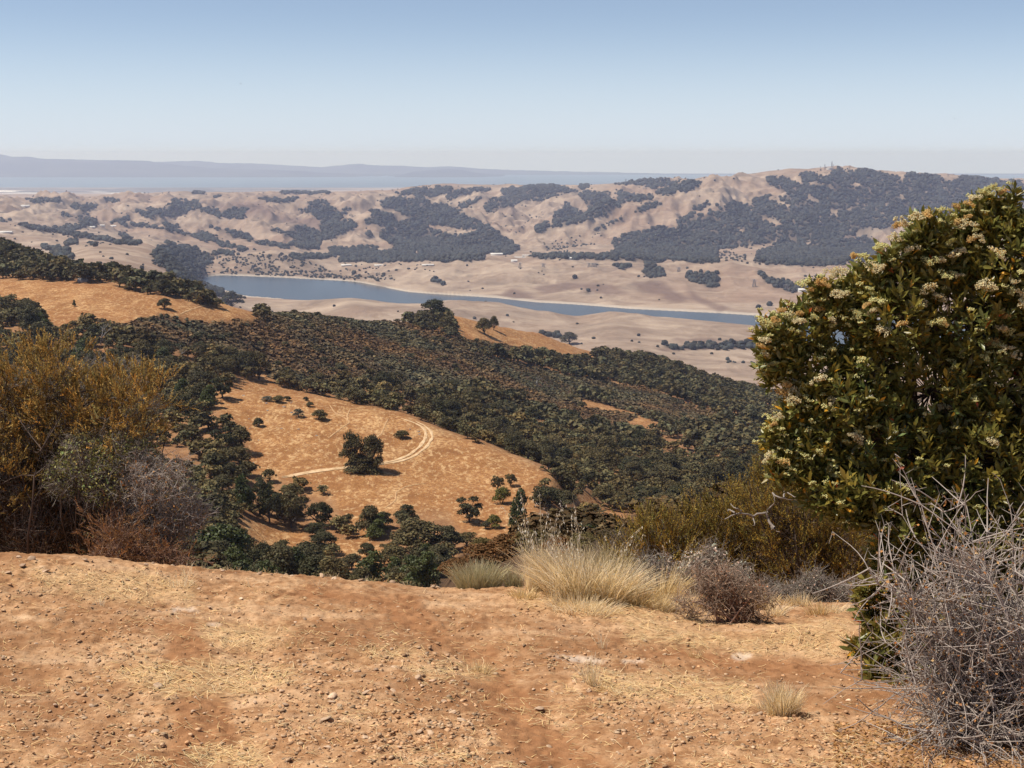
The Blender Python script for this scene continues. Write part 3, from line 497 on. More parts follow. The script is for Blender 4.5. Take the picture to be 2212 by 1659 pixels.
def oak_shape(seed,n,q,style='oak'):
    rg=R(seed); L=[]
    if style=='oak':
        k=rg.randint(14,20)
        for i in range(k):
            a=2.4*i+rg.uniform(-.5,.5); rr=(.33*math.sqrt((i+.5)/k))*rg.uniform(.8,1.15); z=.80-.50*((i+.5)/k)**1.2+rg.uniform(-.09,.09); L.append((rr*math.cos(a),rr*math.sin(a),z,rg.uniform(.14,.24)))
        zs=.85
    elif style=='spread':   # several leaning limbs, flat gappy crown
        k=rg.randint(17,24)
        for i in range(k):
            a=rg.uniform(0,6.28); rr=.38*math.sqrt(rg.uniform()); L.append((rr*math.cos(a),rr*math.sin(a),.66+rg.uniform(-.34,.16)-.35*rr,rg.uniform(.11,.18)))
        zs=.75
    elif style=='tall':     # bay laurel, conical
        k=16
        for i in range(k):
            z=.12+.78*(i+.5)/k; a=rg.uniform(0,6.28); rr=.34*(1-z)**.6*rg.uniform(.4,1.); L.append((rr*math.cos(a),rr*math.sin(a),z,.12+.19*(1-z)))
        zs=.8
    else:                   # bush, leaves to the ground
        k=rg.randint(9,13)
        for i in range(k):
            a=2.4*i; rr=.33*math.sqrt((i+.5)/k); L.append((rr*math.cos(a),rr*math.sin(a),.62-.42*((i+.5)/k)**1.5+rg.uniform(-.08,.08),rg.uniform(.17,.25)))
        zs=.85
    L=np.array(L); wt=L[:,3]**2; pick=rg.choice(len(L),n,p=wt/wt.sum()); d=unit(rg,n); d[:,2]=np.where(d[:,2]<-.3,-d[:,2]*.6,d[:,2])
    rad=L[pick,3]*(1-.45*rg.uniform(size=n)**2.2)*(1+.25*gn(d[:,0]*3+pick*5,d[:,1]*3+d[:,2]*3,seed))
    sc=np.array([1,1,zs if style!='bush' else .9]); c=L[pick,:3]+d*rad[:,None]*sc
    nm=d+.75*rg.normal(size=(n,3)); nm[:,2]+=.25
    v,f=quads(c,nm,q*rg.uniform(.7,1.3,n),q*rg.uniform(.6,1.2,n),rg)
    lobe_t=rg.uniform(.72,1.28,len(L)); tt=np.repeat(lobe_t[pick]*rg.uniform(.75,1.25,n),4); g=np.repeat(rg.uniform(-.12,.12,n),4)
    col=np.stack([tt*(1+g),tt,tt*(1-.5*g)],1)
    T=[]
    if style in('oak','spread'):
        forks=rg.randint(2,5); zf=.15
        T.append(([(0,0,-.06),(.01,.01,.07),(0,0,zf)],[.042,.033,.03]))
        for i in rg.choice(len(L),min(len(L),9),replace=False):
            e=L[i,:3]; m=np.array([e[0]*.45,e[1]*.45,zf+(e[2]-zf)*.5])+rg.normal(size=3)*.02; T.append(([(0,0,zf-.02),m,e],[.022,.014,.005]))
    elif style=='tall': T.append(([(0,0,-.05),(0,0,.5),(0.01,0,.9)],[.03,.02,.006]))
    else:
        for i in range(4):
            e=L[i,:3]; T.append(([(0,0,-.05),e*.5,e],[.02,.012,.004]))
    tv,tf=tubes(T,5)
    return v,f,col,tv,tf
def bare_tree_shape(seed,depth=4):
    rg=R(seed); T=[]
    def br(p,d,l,r,k):
        q=p+d*l*.5+rg.normal(size=3)*l*.06; e=q+(d+rg.normal(size=3)*.2)*l*.5; T.append(([p,q,e],[r,r*.8,r*.6]))
        if k:
            for _ in range(rg.randint(2,4)):
                nd=d+rg.normal(size=3)*.55; nd[2]+=.12; nd/=np.linalg.norm(nd); br(e,nd,l*rg.uniform(.6,.8),r*.58,k-1)
    br(np.array([0,0,-.05]),np.array([.08,0,1.]),.34,.030,depth); return tubes(T,4)
TPL={}
def template(key,seed,n,q,style,matc):
    v,f,c,tv,tf=oak_shape(seed,n,q,style); TPL[key]=(mesh('crown',v,f,matc,cols=c),mesh('trunk',tv,tf,M_BARK))
for i in range(6): template(('oak',i),100+i,3600,.021,'oak',M_OAK)
for i in range(5): template(('spread',i),120+i,3000,.019,'spread',M_OAK)
for i in range(3): template(('tall',i),140+i,3400,.020,'tall',M_BAYTREE)
for i in range(4): template(('bush',i),160+i,2600,.026,'bush',M_OAK)
for i in range(3): template(('thicket',i),150+i,4200,.022,'bush',M_BAYTREE)
for i in range(2): template(('goldbush',i),170+i,2200,.026,'bush',foliage_mat('yellowing_bush_foliage_%d'%i,(.13,.115,.025),.6,.2,.1))
for i in range(2): template(('greybush',i),180+i,1400,.024,'bush',foliage_mat('grey_brush_foliage_%d'%i,(.12,.12,.095),.8,.1))
for i in range(3):
    a,b=bare_tree_shape(190+i); TPL[('snag',i)]=(None,mesh('trunk',a,b,M_SNAG))
NTREE=0
def plant(kind,x,y,z,w,h,rg,label,cat,group=None,name=None,yaw=None):
    """one tree: an Empty at its base that parents a trunk and a crown"""
    global NTREE; NTREE+=1
    ks=[k for k in TPL if k[0]==kind]; crown,trunk=TPL[ks[rg.randint(len(ks))]]
    nm=name or {'oak':'oak_tree','spread':'oak_tree','tall':'bay_tree','thicket':'bay_tree','bush':'bush','goldbush':'bush','greybush':'bush','snag':'dead_tree'}[kind]
    e=bpy.data.objects.new(nm,None); COL.objects.link(e); e.location=(x,y,z-.02*h); e.rotation_euler=(0,0,rg.uniform(0,6.28) if yaw is None else yaw); e.scale=(w,w,h); e.empty_display_size=.1
    tag(e,label,cat,group)
    for part,me in (('crown',crown),('trunk' if kind not in('bush','goldbush','greybush') else 'stems',trunk)):
        if me is None: continue
        o=bpy.data.objects.new(part,me); COL.objects.link(o); o.parent=e
    return e
rgt=R(7)
FOOT=[]
def plantpx(kind,U,V,wpx,hpx,label,cat='tree',group=None,ymin=200,ymax=3200,name=None):
    x,y,z=hit(U,V,ymin,ymax); m=math.hypot(y,z)/F; w=wpx*m;h=hpx*m*1.03; FOOT.append((x,y,w*.5)); return plant(kind,x,y,z,w/.92,h/.95,rgt,label,cat,group,name)
# ---- trees and bushes one can name ----------------------------------------------------
# the lone oak is two crowns grown together: built as one wide tree of its own
def merged_oak(parts,seed):
    V=[];Fs=[];C=[];TV=[];TF=[];o=0;to=0
    for i,(dx,dz,sw,sh) in enumerate(parts):
        v,f,c,tv,tf=oak_shape(seed+i,5200,.017,'oak'); s=np.array([sw,sw,sh]); d=np.array([dx,0,dz]); V.append(v*s+d);Fs.append(f+o);o+=len(v);C.append(c);TV.append(tv*s+d);TF.append(tf+to);to+=len(tv)
    return mesh('crown',np.concatenate(V),np.concatenate(Fs),M_OAK,cols=np.concatenate(C)),mesh('trunk',np.concatenate(TV),np.concatenate(TF),M_BARK)
TPL[('lone',0)]=merged_oak([(-.22,0,.60,1.0),(.20,0,.62,.96),(-.02,-.12,.80,.62),(.02,-.2,.92,.5)],300)
e=plantpx('lone',783,1016,92,78,'large dark double-crowned oak standing alone beside the track on the golden knoll',name='oak_tree'); e.rotation_euler=(0,0,0)
NAMED=[('oak',500,661,54,37,'round dark oak at the lower tip of the bright upper meadow, reservoir behind it'),
('oak',353,637,44,33,'round oak on the upper rim of the bright meadow, second from the reservoir end'),
('oak',272,624,34,27,'small oak on the upper rim of the bright meadow beside brown brush'),
('oak',355,668,32,24,'leaning oak standing in the middle of the bright upper meadow'),
('tall',160,662,9,14,'tiny lone sapling on the open bright upper meadow'),
('oak',1046,722,40,36,'dark oak on the far golden spur, left one of a close pair'),
('oak',1067,714,22,32,'slimmer oak on the far golden spur, right one of a close pair'),
('oak',1230,744,38,27,'rounded oak alone at the lower edge of the far golden spur strip'),
('oak',895,681,32,22,'small flat oak on the spur skyline in front of the reservoir'),
('oak',940,690,62,42,'broad oak clump crowning the spur skyline, tallest of its row'),
('oak',912,704,44,30,'wide low oak below the tallest oak on the spur skyline'),
('oak',965,716,36,32,'oak at the golden end of the skyline oak row'),
('bush',691,907,34,25,'round dark green bush on the knoll, largest of its scatter'),
('greybush',645,902,26,22,'grey-green shrub among rocks on the knoll beside the round dark bush'),
('bush',601,869,30,17,'dark shrub on the rocky patch near the knoll top'),
('bush',621,866,18,13,'small dark shrub on the right of the rocky patch near the knoll top'),
('greybush',577,866,26,12,'grey brush clump at the left of the rocky patch near the knoll top'),
('bush',661,866,13,10,'tiny dark bush near the knoll crest, upper of two'),
('bush',670,879,16,13,'small dark bush just below the tiny one near the knoll crest'),
('bush',559,921,23,22,'dark bush beside a pale rock low on the left of the knoll'),
('bush',868,946,31,19,'green bush inside the bend of the track on the knoll'),
('spread',1013,1128,66,62,'spreading oak on the lower right of the knoll, apart from the rest'),
('tall',1122,1150,52,94,'tall dark green bay tree at the lower right of the knoll'),
('goldbush',1086,1088,38,42,'yellow-green tree pressed against the tall bay tree on the knoll side'),
('goldbush',1067,1140,36,33,'bright yellow-green bush at the foot of the spreading oak'),
('spread',1075,1060,30,40,'dark gnarled oak above the yellow-green tree on the knoll'),
('spread',1103,1050,28,34,'small twisted oak with bare limbs on the upper knoll side'),
('bush',1050,1143,22,20,'small green bush wedged below the spreading oak on the knoll'),
('spread',1187,1098,70,62,'wide oak where the knoll runs into the woods, by bare soil'),
('spread',1236,1082,62,66,'large oak above the bare soil strip at the knoll end'),
('thicket',1210,1186,92,76,'dense green bay thicket in the hollow right below the knoll end'),
('thicket',1288,1190,104,88,'deep green rounded bay tree in the hollow behind the dry grass'),
('oak',798,1157,56,62,'tall oak standing before the foot of the knoll, gap of grass on both sides'),
('oak',793,1205,40,34,'low oak on the bare strip below the tall oak at the knoll foot'),
('oak',880,1132,46,40,'oak peeking up at the top of the clump below the knoll'),
('spread',750,1140,26,36,'thin scraggly oak between two grassy gaps below the knoll'),
('spread',630,1140,66,92,'tall open-crowned oak at the left foot of the knoll'),
('spread',582,1130,56,84,'open oak beside the track end at the left foot of the knoll'),
('spread',690,1140,60,72,'rounded oak right of the tall open-crowned oak below the knoll'),
('tall',525,1105,54,78,'dark upright tree at the left foot of the knoll by the track end'),
('thicket',478,1228,135,120,'dense green tree rising directly behind the grey bare bush'),
('oak',900,1190,110,66,'broad-crowned oak in the thicket below the knoll, largest of it'),
('oak',968,1190,70,52,'rounded oak at the right end of the thicket below the knoll'),
('oak',850,1226,70,50,'low oak of the thicket just above the dirt edge'),
('oak',920,1240,80,50,'dark oak crown at the dirt edge beside brown brush'),
('spread',1008,1180,40,36,'slim open oak between the thicket and the brown brush'),
('spread',640,1226,90,64,'oak crown on the far side of the dirt edge, below the grassy gap'),
('oak',700,1200,66,50,'bushy oak between the two grassy gaps near the dirt edge'),
('oak',760,1230,50,34,'low rounded oak touching the dirt edge'),
('oak',560,820,44,62,'tall dark oak at the saddle above the knoll, right of a pair'),
('oak',530,815,50,58,'tall dark oak at the saddle above the knoll, left of a pair'),
('spread',480,860,54,50,'spreading oak on the saddle with pale grass at its feet'),
('spread',430,850,70,56,'wide oak left of the saddle grass, in the wood'),
('snag',218,745,44,60,'bleached dead tree with bare limbs in the wood below the bright meadow'),
('snag',392,790,30,42,'bleached bare snag above the wood, on the chaparral edge'),
('snag',1158,830,22,24,'grey dead tree on the chaparral slope below the spur')]
for k,U,V,w_,h_,lb in NAMED: plantpx(k,U,V,w_,h_,lb,'bush' if 'bush' in k else ('dead tree' if k=='snag' else 'tree'))
# ---- woods: individual trees where they show largest, the rest as one woodland mass -----
cand=[]
rgw=R(11); n=140000
tt=rgw.uniform(-.52,.52,n); yy=np.sqrt(rgw.uniform(195**2,2250**2,n)); xx=tt*yy
zz=H(xx,yy); U,V=proj(xx,yy,zz); m_=look(mwood,U,V)*(1-.72*look(mthin,U,V)); r,c=Hidx(xx,yy); vis=VIS[np.clip((r+.5).astype(int),0,NY-1),(c+.5).astype(int)]
# a tree just behind a crest shows its top even when its foot does not
ang_=(zz+9)/yy; rr_=run[np.clip(r.astype(int),0,NY-1),(c+.5).astype(int)]; vis=vis|(ang_>rr_)
fr=(U>-420)&(U<2640)
k=vis&fr&(m_>rgw.uniform(size=n)*1.0)&(fbm(xx/38,yy/38,3,93)>-.27); 
# steep near valley floor out of sight is skipped
xx,yy,zz,U,V=xx[k],yy[k],zz[k],U[k],V[k]
size=(5.5+8.5*rgw.uniform(0,1,len(xx))**1.6)*np.where(yy<420,.85,1)*(.72+.28*(yy>600))
order=np.argsort(rgw.uniform(size=len(xx))); keep=[]
cell={}
for fx,fy,fw in FOOT: cell.setdefault((int(fx//12),int(fy//12)),[]).append((fx,fy,fw))
for i in order:
    x,y,s=xx[i],yy[i],size[i]; cx,cy=int(x//12),int(y//12); ok=True
    for a in (-1,0,1):
        for b in (-1,0,1):
            for (ox,oy,os) in cell.get((cx+a,cy+b),()):
                if (ox-x)**2+(oy-y)**2<((s*.5+os)*.53)**2: ok=False;break
            if not ok:break
        if not ok:break
    if ok: cell.setdefault((cx,cy),[]).append((x,y,s*.5)); keep.append(i)
keep=np.array(keep); xx,yy,zz,U,V,size=xx[keep],yy[keep],zz[keep],U[keep],V[keep],size[keep]
inf=(U>-10)&(U<1700)&(V<1285)&(V>480)&~((U<470)&(V>860+(U>330)*60))
near=np.where(inf,size/yy,0); o=np.argsort(-near); ind=o[:238]; rest=o[238:]
GR={'a1':('dark oak of the wood at the left foot of the golden knoll','oaks at the left foot of the knoll'),
'a2':('dark oak between the grassy gaps under the middle of the knoll','oaks under the middle of the knoll'),
'a3':('dark oak of the thicket under the right half of the knoll','oaks of the thicket under the knoll'),
'b1':('dark oak in the strip of wood just under the bright upper meadow','oaks just under the upper meadow'),
'b2':('dark oak in the wood left of the knoll top, near the saddle grass','oaks left of the knoll top'),
'b3':('dark oak in the wood against the left edge of the knoll grass','oaks along the left edge of the knoll'),
'b4':('dark oak low in the hollow left of the knoll, behind the grey bush','oaks in the hollow left of the knoll'),
'c1':('dark oak right behind the crest of the knoll, left half','oaks behind the knoll crest, left half'),
'c2':('dark oak right behind the crest of the knoll, right half','oaks behind the knoll crest, right half'),
'd1':('dark oak low in the hollow right of the knoll, above the verge brush','oaks in the hollow right of the knoll'),
'd2':('dark oak on the lower right slope, beside the patches of bare soil','oaks of the lower right slope'),
'd3':('dark oak higher on the right slope, above the patches of bare soil','oaks of the upper right slope'),
'e':('oak on the wooded ridge above the bright upper meadow','oaks above the upper meadow')}
for i in ind:
    u,v=U[i],V[i]
    g='e' if (v<640 and u<480) else ('a' if (v>1095 and u<1150) else ('b' if u<600 else ('d' if u>1190 or v>1000 else 'c')))
    if g=='b': g='b1' if v<780 else ('b2' if v<930 else ('b3' if v<1060 else 'b4'))
    if g=='d': g='d1' if v>1120 else ('d2' if v>1040 else 'd3')
    if g=='c': g='c1' if u<850 else 'c2'
    if g=='a': g='a1' if u<700 else ('a2' if u<880 else 'a3')
    kd=['oak','spread','oak','spread','tall' if (v>1100 or u<480) else 'oak'][rgt.randint(5)]
    plant(kd,xx[i],yy[i],zz[i],size[i]*1.05,size[i]*rgt.uniform(.6,1.15),rgt,GR[g][0],'tree',GR[g][1])
def swarm(name,pts,w,h,tpls,mat,rg,tint=(1,1),tin=None,**k):
    """many far plants read as one mass: one mesh"""
    V_=[];C_=[];F_=[];o=0; pick=rg.randint(len(tpls),size=len(pts)); n=len(pts)
    for t,(tv,tf,tc) in enumerate(tpls):
        s=np.where(pick==t)[0]
        if not len(s): continue
        a=rg.uniform(0,6.28,len(s)); ca,sa=np.cos(a),np.sin(a); x=tv[None,:,0]*ca[:,None]-tv[None,:,1]*sa[:,None]; y=tv[None,:,0]*sa[:,None]+tv[None,:,1]*ca[:,None]
        v=np.stack([x*w[s][:,None],y*w[s][:,None],tv[None,:,2]*h[s][:,None]],2)+pts[s][:,None]
        tn=rg.uniform(tint[0],tint[1],len(s)); hue=rg.uniform(-.12,.12,len(s)); cc=tc[None]*np.stack([tn*(1+hue),tn,tn*(1-hue)],1)[:,None]*(1 if tin is None else tin[s][:,None])
        m=len(tv); V_.append(v.reshape(-1,3)); C_.append(cc.reshape(-1,3)); F_.append((tf[None]+(np.arange(len(s))*m)[:,None,None]).reshape(-1,tf.shape[1])+o); o+=m*len(s)
    return obj(name,mesh(name,np.concatenate(V_),np.concatenate(F_),mat,cols=np.concatenate(C_)),kind='stuff',**k)
def lite(seed,n,q,style):
    v,f,c,tv,tf=oak_shape(seed,n,q,style); cc=np.concatenate([c,np.full((len(tv),3),1.2)]); return np.concatenate([v,tv]),np.concatenate([f,tf+len(v)]),cc
Lm=[lite(400+i,330,.055,['oak','spread'][i%2]) for i in range(6)]; Lf=[lite(420+i,110,.095,'oak') for i in range(5)]
P3=np.stack([xx,yy,zz],1); midm=yy[rest]<800; a=rest[midm]; b=rest[~midm]
print('woods',len(ind),len(a),len(b))
swarm('woodland',P3[a],size[a]*1.1,size[a]*.86,Lm,M_OAK,rgw,(.55,1.6),label='mass of small dark oaks filling the gaps of the mid-slope wood',cat='woodland')
swarm('far_woodland',P3[b],size[b]*1.1,size[b]*.82,Lf,M_OAK,rgw,(.6,1.6),label='mass of dark oaks running down the far side of the spur',cat='woodland')
# chaparral: knee to head high brush in one continuous cover
def brush(seed,n=17):
    rg=R(seed); d=unit(rg,n); d[:,2]=np.abs(d[:,2]); c=d*np.array([.45,.45,.75])*rg.uniform(.55,1,(n,1)); nm=d+.6*rg.normal(size=(n,3)); v,f=quads(c,nm,.23,.19,rg)
    t=np.repeat(rg.uniform(.7,1.35,n),4); return v,f,np.stack([t]*3,1)
Bt=[brush(500+i) for i in range(6)]
n=230000; tt=rgw.uniform(-.5,.5,n); yy_=np.sqrt(rgw.uniform(500**2,1700**2,n)); x_=tt*yy_; z_=H(x_,yy_); U_,V_=proj(x_,yy_,z_); r,c=Hidx(x_,yy_); vis=VIS[(r+.5).astype(int),(c+.5).astype(int)]
k=vis&(look(mchap,U_,V_)>.5)&(look(mwood,U_,V_)<.5); pc=np.stack([x_,yy_,z_],1)[k]; pc=pc[:44000]; sz=rgw.uniform(2.0,4.6,len(pc)); 
gt=1+.35*gn(pc[:,0]/60,pc[:,1]/60,3)
print('chap',k.sum())
g1=fbm(pc[:,0]/90,pc[:,1]/90,3,61); g2=fbm(pc[:,0]/30,pc[:,1]/30,2,62); q1=np.clip(g1*1.6,-.5,.6); tin_=np.stack([1-.35*q1+.15*g2,1+.10*g2,1+.15*q1],1)*(1+.3*g2)[:,None]
kg=rgw.uniform(size=len(pc))>np.clip(-g2*1.0-.35,0,.5); pc,sz,gt,tin_=pc[kg],sz[kg],gt[kg],tin_[kg]
swarm('chaparral',pc,sz*gt,sz*.55*gt,Bt,M_CHAP,rgw,(.6,1.4),tin=tin_,label='continuous brown chaparral brush covering the spur slope',cat='brush')
# greener bushes dotted in the chaparral
k2=R(3).permutation(len(pc))[:110]; pd=pc[k2]; s2=R(4).uniform(4,8,len(pd))
swarm('scattered_brush',pd,s2,s2*.6,Lm,M_OAK,rgw,(.8,1.3),label='scattered dark green brush clumps dotted through the brown chaparral',cat='brush')
# far woodland on the hills across the water
def blob(seed):
    rg=R(seed); t=(1+5**.5)/2; v=np.array([(-1,t,0),(1,t,0),(-1,-t,0),(1,-t,0),(0,-1,t),(0,1,t),(0,-1,-t),(0,1,-t),(t,0,-1),(t,0,1),(-t,0,-1),(-t,0,1)],float)
    f=np.array([(0,11,5),(0,5,1),(0,1,7),(0,7,10),(0,10,11),(1,5,9),(5,11,4),(11,10,2),(10,7,6),(7,1,8),(3,9,4),(3,4,2),(3,2,6),(3,6,8),(3,8,9),(4,9,5),(2,4,11),(6,2,10),(8,6,7),(9,8,1)])
    v/=np.linalg.norm(v[0]); v=v*rg.uniform(.75,1.2,(12,1))*np.array([.5,.5,.5])+np.array([0,0,.38]); return v,f,np.ones((12,3))
Bl=[blob(600+i) for i in range(8)]
def farscatter(n,y0,y1,seed):
    rg=R(seed); tt=rg.uniform(-.5,.5,n); y=np.sqrt(rg.uniform(y0**2,y1**2,n)); x=tt*y; z=H(x,y); U,V=proj(x,y,z); r,c=Hidx(x,y); vis=VIS[(r+.5).astype(int),(c+.5).astype(int)]|((z+8)/y>run[r.astype(int),(c+.5).astype(int)])
    return x,y,z,U,V,vis,rg
x,y,z,U,V,vis,rg=farscatter(420000,2400,11600,21); m=look(mfar,U,V)
# scattered single oaks outside the woods, thicker near them and in folds
mbl=blur(mfar,10); s=look(mbl,U,V); loose=(rg.uniform(size=len(x))<.012+.10*s**1.5*(s<.6))&(gn(x/300,y/300,5)>-.1)&(Y2.min()<y)
wet=z<ZW+3
k=vis&~wet&(U>-450)&(U<2650)&((rg.uniform(size=len(x))<np.where(m>.9,.95,m*.6))|(loose&(m<.1)&(rg.uniform(size=len(x))<.45)))
x,y,z,m,s=x[k],y[k],z[k],m[k],s[k]; w_=np.where(m>.9,rg.uniform(9,24,len(x)),rg.uniform(6,13,len(x)))*np.interp(y,[2400,4500,8000],[.75,.85,1.1])
print('far trees',k.sum())
nf=y<4600
for nm,kk,lb in (('lakeside_woodland',nf,'scattered dark trees and groves on the dry hills near the reservoir'),('hill_woodland',~nf,'dark woodland filling the folds of the far hills and mountain')):
    swarm(nm,np.stack([x,y,z-1],1)[kk],w_[kk]*1.1,w_[kk]*.9,Bl,M_OAKFAR,rg,(.5,1.9),label=lb,cat='woodland')
# ---------------------------------------------------------------- track, rocks, pylons, masts, sheds
def drape(name,pts,width,mat,lift=.12,ymin=250,ymax=3000,label=None,n=160):
    P_=[hit(u,v,ymin,ymax) for u,v in pts]; P_=np.array(P_)[:,:2]; d=np.r_[0,np.cumsum(np.hypot(*np.diff(P_,axis=0).T))]; s=np.linspace(0,d[-1],n)
    x=np.interp(s,d,P_[:,0]);y=np.interp(s,d,P_[:,1])
    for _ in range(12): x[1:-1]=(x[:-2]+2*x[1:-1]+x[2:])/4; y[1:-1]=(y[:-2]+2*y[1:-1]+y[2:])/4
    dx,dy=np.gradient(x),np.gradient(y); l=np.hypot(dx,dy); nx,ny=-dy/l,dx/l; w_=width*(.75+.35*fbm(s/6.,s*0,2,5))*np.minimum(1,np.minimum(s,s[-1]-s)/4+.1); off=.18*fbm(s/14.,s*0+9,2,8)
    rows=[]
    for k in (-1,-.33,.33,1):
        X=x+nx*(w_*k/2+off);Y=y+ny*(w_*k/2+off); rows.append(np.stack([X,Y,H(X,Y)+lift*(1-.55*abs(k))],1))
    v=np.concatenate(rows); return obj(name,mesh(name,v,gridfaces(4,n),mat,True),kind='structure')
main=Z5([(505,642),(600,622),(700,606),(835,590),(940,576),(1050,565),(1130,550),(1200,520),(1255,478),(1285,430),(1283,395),(1260,365),(1215,345),(1150,325)])
out=Z5([(505,648),(600,629),(700,612),(835,596),(940,583),(1060,571),(1150,556),(1230,525),(1290,480),(1322,430),(1310,390),(1275,360),(1230,340)])
drape('dirt_track',main,1.5,M_TRACK,.22,300,560); drape('dirt_track',out,1.3,M_TRACK,.22,300,560)
for q in ([(1085,325),(1062,370),(1045,410),(1000,440)],[(765,250),(790,290),(845,320),(875,345),(820,385),(755,435)],[(1290,675),(1180,692),(1125,722),(1122,765),(1070,810)],[(880,270),(860,310),(870,345)]):
    drape('footpath',Z5(q),.7,M_PATH,.16,300,600)
drape('footpath',Z4([(1060,545),(1150,510),(1260,480),(1370,520)]),1.2,M_PATH,.3,600,1100)
def rock_mesh(seed,sub=2,flat=.6,mat=None,rough=.28,ncut=9):
    import bmesh
    bm=bmesh.new(); bmesh.ops.create_icosphere(bm,subdivisions=sub,radius=1); v=np.array([q.co[:] for q in bm.verts]); f=np.array([[q.index for q in p.verts] for p in bm.faces]); bm.free(); rg=R(seed)
    for _ in range(ncut):
        d=unit(rg,1)[0]; c=rg.uniform(.35,.8); h=v@d; v=v-np.outer(np.maximum(h-c,0),d)
    v=v*(1+rough*.35*fbm(v[:,0]*1.7+seed,v[:,1]*1.7+v[:,2],3,seed)[:,None]); v[:,2]*=flat; v[:,1]*=rg.uniform(.65,1.0)
    return v,f
RK=[mesh('rock',*rock_mesh(700+i),M_ROCK) for i in range(6)]
rocks=Z5([(440,222,34,18),(425,243,26,14),(432,282,20,9),(300,200,26,7),(330,327,14,8),(338,380,18,8),(382,442,14,6),(508,378,18,7),(598,383,20,8),(697,417,20,9),(354,565,16,9),(560,240,24,9),(520,262,30,8),(560,292,26,8),(630,315,26,9),(560,327,10,8),(385,352,22,12),(1245,395,22,8),(1200,383,18,7),(1250,410,16,7),(408,705,22,10)][:0]) if False else [(440,222,34,18),(425,243,26,14),(432,282,20,9),(300,200,26,7),(330,327,14,8),(338,380,18,8),(382,442,14,6),(508,378,18,7),(598,383,20,8),(697,417,20,9),(354,565,16,9),(560,240,24,9),(520,262,30,8),(560,292,26,8),(630,315,26,9),(560,327,10,8),(385,357,22,12),(1245,395,22,8),(1200,383,18,7),(1250,410,16,7)]
for i,(a,b,w_,h_) in enumerate(rocks):
    U_,V_=Z5([(a,b)])[0]; x,y,z=hit(U_,V_,300,620); m=math.hypot(y,z)/F*.4; o=bpy.data.objects.new('rock',RK[i%6]); COL.objects.link(o); o.location=(x,y,z); o.scale=(w_*m*.5,w_*m*.42,h_*m*.75); o.rotation_euler=(0,0,i*1.3)
    lab={0:'largest pale grey rock of the outcrop near the knoll top',10:'small lone grey rock low on the left of the knoll',9:'lone grey rock in the middle of the knoll grass',16:'pale rock at the foot of the dark bush low on the knoll',3:'flat grey log-like rock at the top left of the knoll',6:'tiny grey stone on the knoll below the pale rock'}.get(i)
    tag(o,lab or 'grey rock poking out of the knoll grass near the other rocks','rock','grey rocks on the knoll')
U_,V_=Z4([(478,345)])[0]; x,y,z=hit(U_,V_+3,600,1100); o=bpy.data.objects.new('rock',RK[1]); COL.objects.link(o); o.location=(x,y,z+1); o.scale=(4.5,3.5,3.6); tag(o,'large grey boulder on the upper rim of the bright meadow','boulder')
# pylons on the far hills and masts on the mountain top
M_MAST=plain('weathered_steel_mast',(.16,.15,.16),.7)
def lattice(h,w,arms):
    L=[]; 
    for sx,sy in ((-1,-1),(1,-1),(1,1),(-1,1)): L.append(([(sx*w,sy*w,0),(sx*w*.25,sy*w*.25,h)],[w*.13,w*.10]))
    nb=7
    for i in range(nb):
        z0,z1=h*i/nb,h*(i+1)/nb; w0,w1=w*(1-.75*i/nb),w*(1-.75*(i+1)/nb)
        for a,b in (((-1,-1),(1,-1)),((1,-1),(1,1)),((1,1),(-1,1)),((-1,1),(-1,-1))): L.append(([(a[0]*w0,a[1]*w0,z0),(b[0]*w1,b[1]*w1,z1)],[w*.07,w*.07]))
    tw=tubes(L,4); A=[]
    for zf in arms: A.append(([(-w*1.9,0,h*zf),(0,0,h*zf+w*.15),(w*1.9,0,h*zf)],[w*.05,w*.09,w*.05]))
    return tw,(tubes(A,4) if A else None)
def put(name,U_,V_,hpx,w,arms,lab,cat,ymin,ymax,group=None):
    x,y,z=hit(U_,V_,ymin,ymax); h=hpx*math.hypot(y,z)/F; (a,b),ar=lattice(h,w,arms); e=bpy.data.objects.new(name,None); COL.objects.link(e); e.location=(x,y,z-1); tag(e,lab,cat,group); obj('mast_frame',mesh('mast_frame',a,b,M_MAST),e)
    if ar: obj('crossarm',mesh('crossarm',ar[0],ar[1],M_STEEL),e)
    return e
PYL=[(Z2,1052,672,30,'pylon alone on the pale hills beyond the water, leftmost'),(Z2,1190,668,22,'pylon on the pale hills beyond the water, second from the left'),(Z2,1460,668,24,'pylon on the pale hill crest, left of a cluster of three'),(Z2,1480,668,24,'pylon on the pale hill crest, middle of a cluster of three'),(Z2,1497,668,22,'pylon on the pale hill crest, right of a cluster of three'),(Z3,178,795,26,'faint pylon left of the dark grove on the pale hills'),(Z3,622,885,46,'tallest pylon, on the plain beside the wooded draw'),(Z3,812,905,34,'pylon by the white building near the big flowering shrub')]
for f_,a,b,h_,lb in PYL:
    u,v=f_([(a,b)])[0]; put('transmission_pylon',u,v,h_*.3667,5.5,(.72,.85,.97),lb,'pylon',3000,7000,'transmission pylons on the far hills')
for a,b,h_,lb in ((2075,135,34,'taller pylon on the skyline left of the mountain'),(1676,160,18,'small pylon on the far ridge skyline, leftmost'),(1770,153,14,'smallest pylon on the wooded ridge skyline')):
    u,v=Z2([(a,b)])[0]; x,z0=unproj(u,v,11000.); put('transmission_pylon',u,v+3,h_*.3667,6,(.72,.85,.97),lb,'pylon',7000,12500,'transmission pylons on the far hills')
